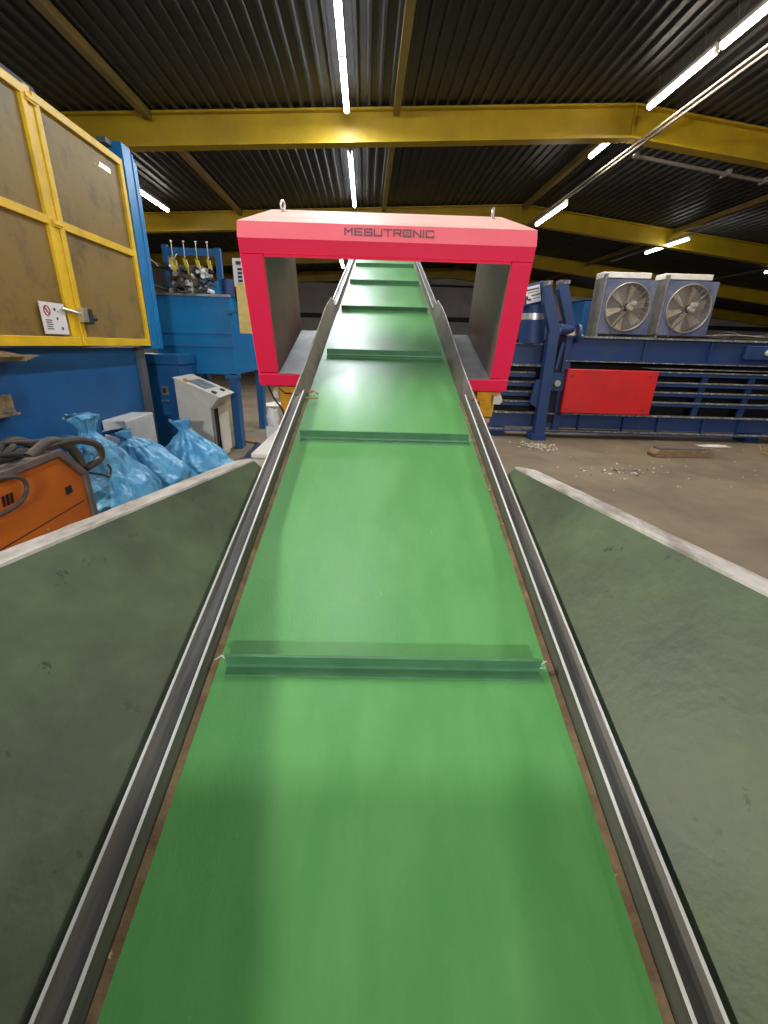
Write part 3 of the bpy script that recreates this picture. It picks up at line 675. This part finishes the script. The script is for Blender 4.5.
# ------------------------------------------------------------------ small white boxes
single('white_box', MB().box(-2.94,-2.68,4.95,5.62,0,.84,c=.01), M['wht2'], 'small off-white box standing between the blue bags and the blue press', 'box', BLD, (-2.8,5.2,0))
wb = Thing('white_crate', 'long pale white crate on the floor against the left conveyor rail', 'crate', BLD, (-.92, 4.2, 0))
wb.part('body', MB().box(-.965,-.67,3.68,4.78,0,.76,c=.012), M['wht2'])
wb.part('lid', MB().box(-.98,-.655,3.665,4.795,.762,.81,c=.01), M['wht2'])
cl = MB().add(*(lambda: (lambda vs, fs: (vs, fs))(*[[(-1.02+.075*math.cos(a)*(1-.5*abs(z-.5)), 4.85+.075*math.sin(a)*(1-.5*abs(z-.5)), .84+.18*z+.01*math.sin(3*a+z*7)) for z in (0,.25,.5,.75,1) for a in [2*PI*k/10 for k in range(10)]], [(r*10+k, r*10+(k+1)%10, r*10+10+(k+1)%10, r*10+10+k) for r in range(4) for k in range(10)]+[tuple(range(10)), tuple(range(49,39,-1))]]))())
cl.box(-1.09,-.95,4.80,4.90,0,.84)
single('wrapped_bundle', cl, M['clear'], 'upright clear-wrapped white bundle just behind the pale crate', 'bundle', BLD, (-1.02,4.85,0), smooth=True)

# ------------------------------------------------------------------ blue bags
def bag(name, label, cx, cy, R, hgt, neck, lean, seed):
    nu, nv = 110, 80; vs = []; fs = []
    sd = V((seed*3.1, seed*1.7, seed))
    for j in range(nv+1):
        t = j/nv
        if t < .70:
            q = t/.70; z = hgt*q; rad = R*(1.0-.10*(2*q-1)**2)*(1-.62*max(0,(q-.35)/.65)**1.7)*(min(1,.55+q*4))
        else:
            q = min(1, (t-.70)/.30); z = hgt+(neck-hgt)*q
            rk = R*(.9)*(1-.62)
            rad = rk*(1-q)**2.2*.9+.028+.10*max(0,q-.5)*2
        for i in range(nu):
            a = 2*PI*i/nu
            fold = (.012+.05*max(0,t-.35))*math.sin(a*9+4*noise.noise(V((t*2.5,a,seed))))+.02*math.sin(a*15+seed+t*4)*min(1,t*2)
            px, py = math.cos(a), math.sin(a)
            n1 = noise.noise(V((px*1.6,py*1.6,t*3))+sd)*.16
            n2 = abs(noise.noise(V((px*4,py*4,t*8))+sd))*.12+abs(noise.noise(V((px*9,py*9,t*15))+sd))*.02
            fac = 1 if t < .72 else .30
            cr = -abs(noise.noise(V((px*2.6+t*3,py*2.6-t*2,t*5))+sd*2))*.22+.04
            rr = rad*(1+(n1-n2*1.2+cr)*fac)+fold*R*(1.0 if t < .72 else .30)
            vs.append((cx+lean[0]*t*t+rr*px, cy+lean[1]*t*t+rr*py*1.05, max(.002, z+.03*noise.noise(V((px*3,py*3,t*6))+sd)*(1 if 0<j else 0))))
    for j in range(nv):
        for i in range(nu):
            i2 = (i+1) % nu; fs.append((j*nu+i, j*nu+i2, (j+1)*nu+i2, (j+1)*nu+i))
    fs += [tuple(range(nu))[::-1], tuple(nv*nu+i for i in range(nu))]
    t_ = Thing('plastic_bag', label, 'bag', BLD, (cx, cy, 0), 'tied blue plastic bags')
    bo = t_.part('bag_body', MB().add(vs, fs), M['bag'], smooth=False)
    for p in bo.data.polygons: p.use_smooth = True
    zt = hgt+(neck-hgt)*.52
    t_.part('knot', MB().ring((0,0,0), .040, .012, Matrix.Translation((cx+lean[0]*.74, cy+lean[1]*.74, zt)), 14, 6), M['bag'], smooth=True)
    return t_
bag('plastic_bag', 'tall tied blue plastic bag directly behind the orange unit', -2.28, 3.72, .42, .84, 1.10, (-.05,-.06), 1.3)
bag('plastic_bag', 'wide slumped blue plastic bag in front of the small white box', -2.24, 4.50, .42, .70, .84, (-.22,-.14), 2.9)
bag('plastic_bag', 'blue plastic bag farthest right, leaning beside the white console', -2.10, 5.30, .44, .60, .80, (-.12,.0), 4.4)
bag('plastic_bag', 'small blue bag half hidden against the press behind the tall bag', -2.72, 4.0, .20, .66, .84, (0,0), 6.1)

# ------------------------------------------------------------------ orange unit
ou = Thing('orange_power_unit', 'orange portable power unit with grey trim and coiled leads at left edge', 'machine', BLD, (-2.3, 2.5, 0))
pf = [(1.2,.06),(1.2,.90),(2.30,.945),(2.84,.965),(3.04,.78),(3.05,.06)]
ou.part('casing', MB().prism(pf, -2.62, -2.02, 'x'), M['orange'], bev=.01)
ou.part('panel_seam', MB().prism([(1.2,.555),(3.0,.600),(3.0,.606),(1.2,.562)], -2.021, -2.018, 'x'), M['dark'])
ou.part('trim', MB().prism([(1.2,.900),(2.30,.945),(2.84,.965),(3.04,.78),(3.05,.06),(3.10,.06),(3.09,.79),(2.87,1.01),(2.29,.995),(1.2,.95)], -2.66, -2.0, 'x'), M['trim'], bev=.006)
ou.part('vent', MB().box(-2.02,-2.015,2.84,2.90,.70,.75), M['dark'])
mb = MB()
for j in range(3): mb.prism([(2.33+.03*j,.80),(2.345+.03*j,.80),(2.355+.03*j,.86),(2.34+.03*j,.86)], -2.02, -2.015, 'x')
ou.part('vent', mb, M['dark'])
ou.part('screw', MB().disc((-2.015,2.60,.55), .008, (1,0,0), .006, 8), M['zinc'])
ou.part('carry_handle', MB().tube(smooth_path([(-2.06,2.66,1.0),(-2.05,2.86,1.06),(-2.04,3.02,.98),(-2.03,3.08,.84)]), .032, 10), M['rub'], smooth=True)
ou.part('carry_handle', MB().tube(smooth_path([(-2.30,2.66,1.0),(-2.29,2.86,1.06),(-2.28,3.02,.98),(-2.27,3.08,.84)]), .03, 10), M['rub'], smooth=True)
for sgx in (-2.55,-2.1):
    for yy in (1.5, 2.8): ou.part('wheel', MB().disc((sgx,yy,.07), .07, (1,0,0), .05, 16), M['blk'])
for i, (pts, r1, mm) in enumerate((
    ([(-2.3,1.5,.99),(-2.2,2.0,1.01),(-2.15,2.5,1.035),(-2.2,2.75,1.05),(-2.35,2.9,1.03)],.020,'rub'),
    ([(-2.2,1.4,1.0),(-2.12,2.1,1.02),(-2.1,2.45,1.06),(-2.25,2.7,1.08),(-2.45,2.6,1.04)],.018,'blk'),
    ([(-2.4,1.5,1.0),(-2.3,2.2,1.03),(-2.3,2.6,1.07),(-2.12,2.85,1.06),(-2.06,3.0,1.04)],.016,'rub'),
    ([(-2.05,2.80,1.04),(-2.02,3.05,1.03),(-1.98,3.22,.96),(-2.0,3.26,.85),(-2.05,3.14,.80)],.026,'rub'),
    ([(-2.05,3.06,.80),(-1.99,3.20,.74),(-1.97,3.27,.70),(-2.0,3.36,.73),(-2.0,3.33,.78)],.007,'blk'),
    ([(-2.1,1.6,1.02),(-1.99,2.1,1.0),(-1.98,2.42,.95),(-1.98,2.48,.87),(-1.98,2.40,.80),(-1.99,2.2,.78)],.012,'rub'),
    ([(-2.5,1.8,1.02),(-2.35,2.2,1.06),(-2.1,2.4,1.07),(-2.05,2.6,1.03),(-2.2,2.4,1.0)],.017,'blk'))):
    single('lead', MB().tube(smooth_path(pts), r1, 8), M[mm], ['thick grey lead lying along the top of the orange unit','black lead curled on top of the orange unit','grey lead crossing the far corner of the orange unit','thick grey hose looping off the far end of the orange unit','thin black wire dangling behind the orange unit','grey lead hanging down the orange front at the left edge','black lead bunched on the orange unit at the left edge'][i], 'cable', BLD, pts[0], smooth=True)
single('torch_grip', MB().tube([(-2.06,2.36,1.10),(-2.10,2.44,1.17),(-2.12,2.50,1.23)], [.030,.028,.022], 10), M['white'], 'off-white rod-like grip poking up from the leads at left edge', 'grip', BLD, (-2.06,2.36,1.10), smooth=True)

# ------------------------------------------------------------------ debris behind the pale crate
single('plank', MB().box(-.45,.45,-.05,.05,0,.04, M=Matrix.Translation((-1.78,7.6,0)) @ Matrix.Rotation(math.radians(-35),4,'Z')), M['wood'], 'old dark plank lying on the floor right of the blue tank leg', 'plank', BLD, (-1.8,7.6,0))
def rag(label, cx, cy, sx, sy, h, mm, seed, name='rag', cat='cloth', z0=0):
    N = 22; vs = []; fs = []
    for j in range(N+1):
        for i in range(N+1):
            u, v = i/N*2-1, j/N*2-1
            edge = max(0, 1-(abs(u)**3+abs(v)**3))
            z = h*edge*(.45+.9*abs(noise.noise(V((u*2.2,v*2.2,seed)))))+.004
            w_ = 1+.2*noise.noise(V((u*1.5,v*1.5,seed+4)))
            vs.append((cx+u*sx*w_, cy+v*sy*w_, z0+z))
    for j in range(N):
        for i in range(N): a = j*(N+1)+i; fs.append((a,a+1,a+N+2,a+N+1))
    nb = len(vs); vs += [(x_,y_,z0+.001) for x_,y_,_ in vs]
    for j in range(N):
        for i in range(N): a = nb+j*(N+1)+i; fs.append((a,a+N+1,a+N+2,a+1))
    rim = [i for i in range(N+1)]+[k2*(N+1)+N for k2 in range(1,N+1)]+[N*(N+1)+i for i in range(N-1,-1,-1)]+[k2*(N+1) for k2 in range(N-1,0,-1)]
    for a, b_ in zip(rim, rim[1:]+rim[:1]): fs.append((a, nb+a, nb+b_, b_))
    return single(name, MB().add(vs, fs), mm, label, cat, BLD, (cx, cy, z0), smooth=True)
rag('dark navy crumpled cloth on the floor between tank leg and pale crate', -1.62, 6.9, .30, .26, .22, M['cloth'], 1.1)
rag('crumpled white film lying on the far floor left of the detector sill', -2.6, 13.0, .40, .30, .10, M['wht2'], 2.2, 'plastic_film', 'film')
rag('pale crumpled film on the floor by the navy cloth', -1.50, 6.35, .16, .10, .10, M['wht2'], 3.2, 'plastic_film', 'film')
rag('rusty brown scrap lying at the foot of the white console', -2.0, 6.15, .30, .14, .10, M['rust'], 5.5, 'scrap', 'scrap')

# ------------------------------------------------------------------ baler (hall floor, roughly parallel to the picture)
W0 = IDM
ba = Thing('baler', 'long navy blue horizontal baler across the right background', 'baler', W0, (5, 9.2, 0))
FYB = 9.06
XE = 9.6
def bpart(name, mb, mm, under=None, **k): return ba.part(name, mb, M[mm], under=under, **k)
bpart('lower_beam', MB().box(2.15,XE,FYB,FYB+.02,.20,.48).box(2.15,XE,FYB-.10,FYB+.12,.12,.145), 'navy')
bpart('lower_beam_cap', MB().box(2.15,XE,FYB-.06,FYB+.12,.48,.505), 'grime')
bpart('base_ledge', MB().box(2.15,XE,FYB-.09,FYB+.1,.145,.165), 'grime')
bpart('upper_beam', MB().box(3.45,XE,FYB,FYB+.02,1.56,1.95).box(2.0,3.05,FYB,FYB+.02,1.44,1.80).box(3.45,XE,FYB-.07,FYB+.05,1.53,1.56), 'navy')
bpart('upper_beam_cap', MB().box(3.45,XE,FYB-.08,FYB+.3,1.95,1.985).box(2.0,3.05,FYB-.07,FYB+.3,1.80,1.83), 'grime')
bpart('upper_beam_lip', MB().box(3.45,XE,FYB-.075,FYB+.05,1.515,1.53).box(2.0,3.05,FYB-.07,FYB+.05,1.40,1.44), 'grime')
for xx in (5.0,6.28,7.6,8.8): bpart('stiffener', MB().box(xx-.012,xx+.012,FYB-.065,FYB,1.56,1.95), 'navy')
for xx in (3.98,4.9,5.62,6.55,7.3,8.2): bpart('stiffener', MB().box(xx-.012,xx+.012,FYB-.07,FYB,.165,.48), 'navy')
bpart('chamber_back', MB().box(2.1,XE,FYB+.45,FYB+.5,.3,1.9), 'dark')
for z_ in (1.36,1.16,.97,.77,.58):
    if z_ != .58: bpart('slat', MB().box(5.2,XE,FYB-.03,FYB+.14,z_-.075,z_-.01), 'navy')
    if z_ != .58: bpart('slat_ledge', MB().box(5.2,XE,FYB-.045,FYB+.14,z_-.01,z_+.012), 'grime')
for z_ in (1.28,1.10,.91,.72):
    bpart('slat', MB().box(2.1,2.95,FYB-.03,FYB+.14,z_-.085,z_-.01), 'navy')
    bpart('slat_ledge', MB().box(2.1,2.95,FYB-.045,FYB+.14,z_-.01,z_+.012), 'grime')
for xx in (6.35,7.30,8.5): bpart('slat_tie', MB().prism([(xx-.06,.52),(xx+.06,.52),(xx+.10,1.34),(xx-.02,1.34)], FYB+.02, FYB+.06), 'navy')
bpart('junction_box', MB().box(6.95,XE,FYB-.11,FYB-.02,1.64,1.89,c=.008), 'navy')
bpart('plug', MB().disc((7.35,FYB-.13,1.77), .055, (0,1,0), .06, 14).disc((7.33,FYB-.17,1.76), .03, (0,1,0), .06, 10), 'wht2')
bpart('plug_cable', MB().tube(smooth_path([(7.35,FYB-.18,1.80),(7.5,FYB-.2,1.95),(7.9,FYB-.15,2.04),(8.6,FYB-.1,2.02)]), .012, 6), 'rub')
cov = bpart('red_cover', MB().box(3.50,5.28,FYB-.24,FYB-.10,.54,1.38,c=.012), 'cover', label='bright red sheet metal cover')
for xx, zz in ((3.60,1.25),(3.59,.62),(5.12,1.27),(5.12,.64)): bpart('cover_bolt', MB().disc((xx,FYB-.245,zz), .018, (0,1,0), .012, 8), 'ink', under=cov)
bpart('debris_line', MB().box(5.2,XE,FYB-.05,FYB+.3,1.415,1.43), 'grime')
# gate: two tapering cheek plates with pins
bpart('gate_cheek', MB().prism([(2.99,0.10),(3.20,0.10),(3.18,1.26),(3.17,2.10),(2.88,2.84),(2.79,2.80),(2.80,2.5),(2.98,2.05)], FYB-.38, FYB-.20), 'navy', bev=.01)
bpart('gate_cheek', MB().prism([(3.45,0.10),(3.60,0.10),(3.61,1.25),(3.57,2.12),(3.31,2.88),(3.16,2.90),(3.14,2.78),(3.44,2.05)], FYB-.06, FYB+.12), 'navy', bev=.01)
bpart('gate_web', MB().box(3.21,3.44,FYB-.03,FYB-.01,.3,2.02), 'dark')
bpart('gate_pin', MB().cyl((3.17,FYB-.20,2.08),(3.50,FYB+.0,2.08), .10, 16).disc((3.62,FYB-.08,2.02), .17, (1,0,0), .05, 18).disc((3.18,FYB-.26,2.02), .10, (1,0,0), .05, 18), 'navy')
bpart('gate_plate', MB().box(3.18,3.50,FYB-.14,FYB-.10,.95,1.30), 'navy')
bpart('gate_bolt', MB().disc((3.36,FYB-.17,1.10), .06, (0,1,0), .07, 10), 'zinc')
bpart('gate_rod', MB().cyl((3.30,FYB-.13,1.36),(3.36,FYB-.13,1.86), .04, 10), 'navy')
bpart('gate_head', MB().box(2.80,2.90,FYB-.39,FYB-.19,2.80,2.87).box(3.14,3.33,FYB-.07,FYB+.13,2.87,2.93), 'grime')
bpart('latch_block', MB().prism([(2.84,.72),(2.99,.62),(2.99,1.16),(2.90,1.16)], FYB-.3, FYB-.2), 'navy')
bpart('foot', MB().box(2.92,3.22,FYB-.42,FYB-.1,0,.12), 'navy')
for xx in (2.2,7.6): bpart('foot', MB().box(xx,xx+.3,FYB+.05,FYB+.4,0,.2), 'navy')
# motor can with sign
bpart('motor_can', MB().cyl((2.80,FYB+.05,1.83),(2.77,FYB+.05,2.24), .24, 22), 'navy', smooth=True)
bpart('motor_rim', MB().cyl((2.77,FYB+.05,2.24),(2.77,FYB+.05,2.35), .235, 22), 'zinc', smooth=True)
bpart('motor_cap', MB().cyl((2.77,FYB+.05,2.35),(2.75,FYB+.05,2.50), .22, 22), 'navy', smooth=True)
Rm = Matrix.Translation((2.66,FYB-.10,2.66)) @ Matrix.Rotation(math.radians(-14),4,'Y')
hd = bpart('motor_head', MB().box(-.22,.24,-.05,.22,-.18,.20,M=Rm,c=.03), 'navy')
sp = bpart('name_plate', MB().box(-.14,.12,-.062,-.05,-.13,.15,M=Rm), 'sign', under=hd, label='pale rectangular sticker with worn dark marks')
mb = MB(M=Rm)
for (a,b_,c_,d_) in ((-.13,.10,.08,.105),(-.15,-.11,-.07,.0),(-.11,-.06,-.09,-.05),(-.05,.12,-.02,0),(-.10,.09,.04,.052),(-.02,.11,-.07,-.06)): mb.box(a,b_,-.066,-.062,c_,d_)
bpart('plate_marks', mb, 'ink', under=hd)

# fan coolers on the baler
def cooler():
    t = Thing('fan_cooler', 'blue framed fan cooler on the baler, left one of the pair', 'cooler', W0, (4.45, 9.2, 1.99), 'fan coolers on the baler')
    yf = 8.98
    t.part('radiator_core', MB().box(3.98,4.86,yf+.22,yf+.42,2.0,3.07), M['cool'])
    t.part('radiator_top', MB().box(3.97,4.87,yf+.12,yf+.44,3.0,3.10,c=.01), M['wht2'], label='cream top tank')
    t.part('side_frame', MB().box(3.98,4.02,yf+.02,yf+.46,1.985,3.06), M['steel'])
    # square shroud with round opening
    n = 40; cx_, cz_, R_ = 4.47, 2.50, .40; vs = []; fs = []
    def sq(a, hw):
        c_, s_ = math.cos(a), math.sin(a); k_ = hw/max(abs(c_), abs(s_)); return c_*k_, s_*k_
    for yy in (yf, yf+.20):
        for i in range(n): a = 2*PI*i/n; u_, w_ = sq(a, .465); vs.append((cx_+u_, yy, cz_+w_))
        for i in range(n): a = 2*PI*i/n; vs.append((cx_+R_*math.cos(a), yy, cz_+R_*math.sin(a)))
    for i in range(n):
        j = (i+1) % n
        fs += [(i,j,n+j,n+i), (2*n+i,3*n+i,3*n+j,2*n+j), (i,2*n+i,2*n+j,j), (n+i,n+j,3*n+j,3*n+i)]
    t.part('shroud', MB().add(vs, fs), M['shroud'])
    Rr = Matrix(((1,0,0,cx_),(0,0,-1,yf-.02),(0,1,0,cz_),(0,0,0,1)))
    mb = MB()
    for k_ in [.41]+[.385-.022*q for q in range(15)]: mb.ring((0,0,0), k_, .0028 if k_ < .4 else .014, Rr, 40, 4)
    for i in range(24):
        a = 2*PI*i/24; mb.cyl((cx_+.07*math.cos(a), yf-.02, cz_+.07*math.sin(a)), (cx_+.41*math.cos(a), yf-.02, cz_+.41*math.sin(a)), .0035, 4)
    t.part('wire_guard', mb, M['fanc'])
    hb = t.part('hub', MB().cyl((cx_,yf+.02,cz_),(cx_,yf+.16,cz_), .075, 16), M['blk'], smooth=True)
    t.part('motor', MB().cyl((cx_+.02,yf-.10,cz_+.0),(cx_+.02,yf-.02,cz_+.0), .060, 14).box(cx_+.0,cx_+.10,yf-.12,yf-.03,cz_+.02,cz_+.10,c=.01), M['cool'])
    for i in range(6):
        a0 = 2*PI*i/6+.25; vs = []; 
        for (rr, da, dy) in ((.08,-.25,.10),(.375,-.20,.13),(.385,.22,.05),(.08,.30,.05)):
            vs.append((cx_+rr*math.cos(a0+da), yf+dy, cz_+rr*math.sin(a0+da)))
        vs += [(p_[0], p_[1]+.006, p_[2]) for p_ in vs]
        t.part('blade', MB().add(vs, [(0,1,2,3),(7,6,5,4),(0,4,5,1),(1,5,6,2),(2,6,7,3),(3,7,4,0)]), M['blade'])
    t.part('cable', MB().tube(smooth_path([(cx_+.0,yf-.10,cz_-.04),(cx_-.12,yf-.09,cz_-.2),(cx_-.22,yf-.07,cz_-.34),(cx_-.28,yf-.04,cz_-.50)]), .012, 6), M['rub'])
    t.part('cable', MB().tube(smooth_path([(cx_+.08,yf-.10,cz_+.08),(cx_+.24,yf-.07,cz_+.26),(cx_+.31,yf-.05,cz_+.34)]), .010, 6), M['rub'])
    return t
c1 = cooler()
c2 = copy_tree(c1.e); c2.location = V((5.59, 9.19, 1.99)); c2['label'] = 'blue framed fan cooler on the baler, right one nearer the picture edge'
# hoses lying on the baler
hs_l = ['front rubber hose lying along the top of the baler under the coolers','thin black hose snaking along the top of the baler','pale hose lying behind on top of the baler','dark hose bunched on the baler right of the coolers']
for i, (pts, r1, mm) in enumerate((([(4.0,8.72,2.02),(4.6,8.74,2.015),(5.3,8.70,2.02),(6.1,8.74,2.03),(7.2,8.72,2.02),(8.6,8.72,2.02)],.022,'rub'),([(4.1,8.80,2.0),(4.9,8.66,2.03),(5.6,8.72,2.05),(6.4,8.70,2.01),(7.0,8.74,2.06),(8.0,8.7,2.02)],.014,'blk'),
                     ([(5.2,8.72,2.06),(5.9,8.68,2.04),(6.6,8.70,2.07),(7.4,8.70,2.05),(8.4,8.72,2.06)],.016,'trim'),([(6.2,8.80,2.02),(6.6,8.8,2.12),(7.0,8.78,2.05),(7.5,8.80,2.1),(8.2,8.8,2.04)],.02,'blk'))):
    single('hose', MB().tube(smooth_path([(a,b_+.33,c_) for a,b_,c_ in pts]), r1, 7), M[mm], hs_l[i], 'hose', W0, pts[0], 'hoses on the baler', smooth=True)
rag('pale dusty heap of scrap on top of the baler left of the coolers', 3.95, 8.9, .24, .12, .18, M['scrap'], 7.7, 'scrap_heap', 'scrap', z0=1.985)

# blue tank behind the coolers
bt = Thing('blue_oil_tank', 'plain blue steel tank seen behind and between the two coolers', 'tank', W0, (5.4, 11.2, 0))
bt.part('body', MB().box(4.45,6.55,10.9,12.2,0,2.80,c=.02), M['blue'])
bt.part('rim', MB().box(4.42,6.58,10.87,12.23,2.80,2.84), M['navy'])
bt.part('ladder_rib', MB().box(4.60,4.66,10.86,10.9,.3,2.78), M['navy'])

# workbench seen through the detector opening
wk = Thing('workbench', 'brown workbench far behind, glimpsed through the right of the detector opening', 'bench', BLD, (5.0, 22, 0))
wk.part('bench_top', MB().box(3.9,6.6,21.8,22.8,1.50,1.58), M['wood'])
for xx in (4.0,6.4): wk.part('leg', MB().box(xx,xx+.1,21.9,22.0,0,1.5), M['wood'])
wk.part('lower_shelf', MB().box(3.9,6.6,21.8,22.8,.7,.75), M['wood'])
single('toolbox', MB().prism([(4.3,1.585),(5.2,1.585),(5.0,2.1),(4.7,2.2),(4.4,1.9)], 21.9, 22.4), M['blk'], 'dark lump of tools on the far workbench', 'tools', BLD, (4.7,22,1.585))
single('round_can', MB().cyl((5.55,22,1.585),(5.55,22,2.05), .22, 16), M['steel'], 'grey can on the far workbench', 'can', BLD, (5.55,22,1.585), smooth=True)
single('bottle', MB().tube([(6.05,22,1.585),(6.05,22,2.0),(6.05,22,2.1),(6.05,22,2.25)], [.14,.14,.06,.05], 12), M['lime'], 'lime yellow bottle on the far workbench', 'bottle', BLD, (6.05,22,1.585), smooth=True)
single('canister', MB().box(6.3,6.58,21.9,22.2,1.585,2.35,c=.03), M['red2'], 'red canister at the right end of the far workbench', 'canister', BLD, (6.45,22,1.585))

# floor clutter on the right
blk_t = Thing('timber_block', 'short weathered timber block lying on the floor before the baler', 'timber', BLD, (5.6, 7.3, 0))
blk_t.part('block', MB().prism([(5.10,.0),(6.12,.0),(6.13,.13),(6.0,.135),(5.14,.13),(5.08,.06)], 7.18, 7.42), M['wood'], bev=.01)
blk_t.part('top_board', MB().box(5.16,6.10,7.19,7.40,.131,.160), M['trim'])
rag('flat white scrap of film on the floor at the right before the baler', 7.0, 8.25, .30, .10, .03, M['wht2'], 8.2, 'plastic_film', 'film')
# straw tuft
mb = MB(); rn = random.Random(11)
for i in range(150):
    a = rn.uniform(0,2*PI); x_, y_ = 7.20+rn.gauss(0,.12), 7.80+rn.gauss(0,.12); l = rn.uniform(.06,.16)
    mb.tube([(x_,y_,rn.uniform(.004,.10)),(x_+l*math.cos(a),y_+l*math.sin(a),rn.uniform(.004,.14))], .004, 4)
o = single('straw', mb, M['straw'], 'tuft of dirty straw on the floor at the right edge', 'straw', W0, (7.20,7.8,0)); o['kind'] = 'stuff'
mb = MB(); rn = random.Random(21)
def scrap(x_, y_, s_):
    a = rn.uniform(0,PI); c_, q_ = math.cos(a)*s_, math.sin(a)*s_; e_ = rn.uniform(.4,.9)
    z0 = .003+rn.uniform(0,.004)
    vs = [(x_-c_,y_-q_,z0),(x_+q_*e_,y_-c_*e_,z0+rn.uniform(0,.02)),(x_+c_,y_+q_,z0),(x_-q_*e_,y_+c_*e_,z0+rn.uniform(0,.025))]
    vs += [(p_[0],p_[1],p_[2]-.002) for p_ in vs]
    mb.add(vs, [(0,1,2,3),(7,6,5,4),(0,4,5,1),(1,5,6,2),(2,6,7,3),(3,7,4,0)])
for i in range(110): scrap(rn.gauss(2.88,.18), rn.gauss(8.05,.2), rn.uniform(.015,.04))
for i in range(40): scrap(rn.gauss(3.65,.35), rn.gauss(6.4,.2), rn.uniform(.015,.045))
for i in range(70): scrap(rn.uniform(2.6,9), rn.uniform(5.4,8.4), rn.uniform(.008,.022))
for i in range(50): scrap(rn.uniform(-2.0,-1.1), rn.uniform(5.2,9.5), rn.uniform(.01,.03))
o = single('paper_scraps', mb, M['scrap'], 'pale paper crumbs scattered over the concrete floor', 'litter', W0, (4,7,0)); o['kind'] = 'stuff'

# ------------------------------------------------------------------ world, colour management
w = bpy.data.worlds.new('World'); SC.world = w; w.use_nodes = True
w.node_tree.nodes['Background'].inputs[0].default_value = (.75,.82,1.,1); w.node_tree.nodes['Background'].inputs[1].default_value = .02
vs_ = SC.view_settings; vs_.view_transform = 'Standard'; vs_.look = 'None'; vs_.gamma = 1; vs_.use_curve_mapping = False; vs_.exposure = 0.72
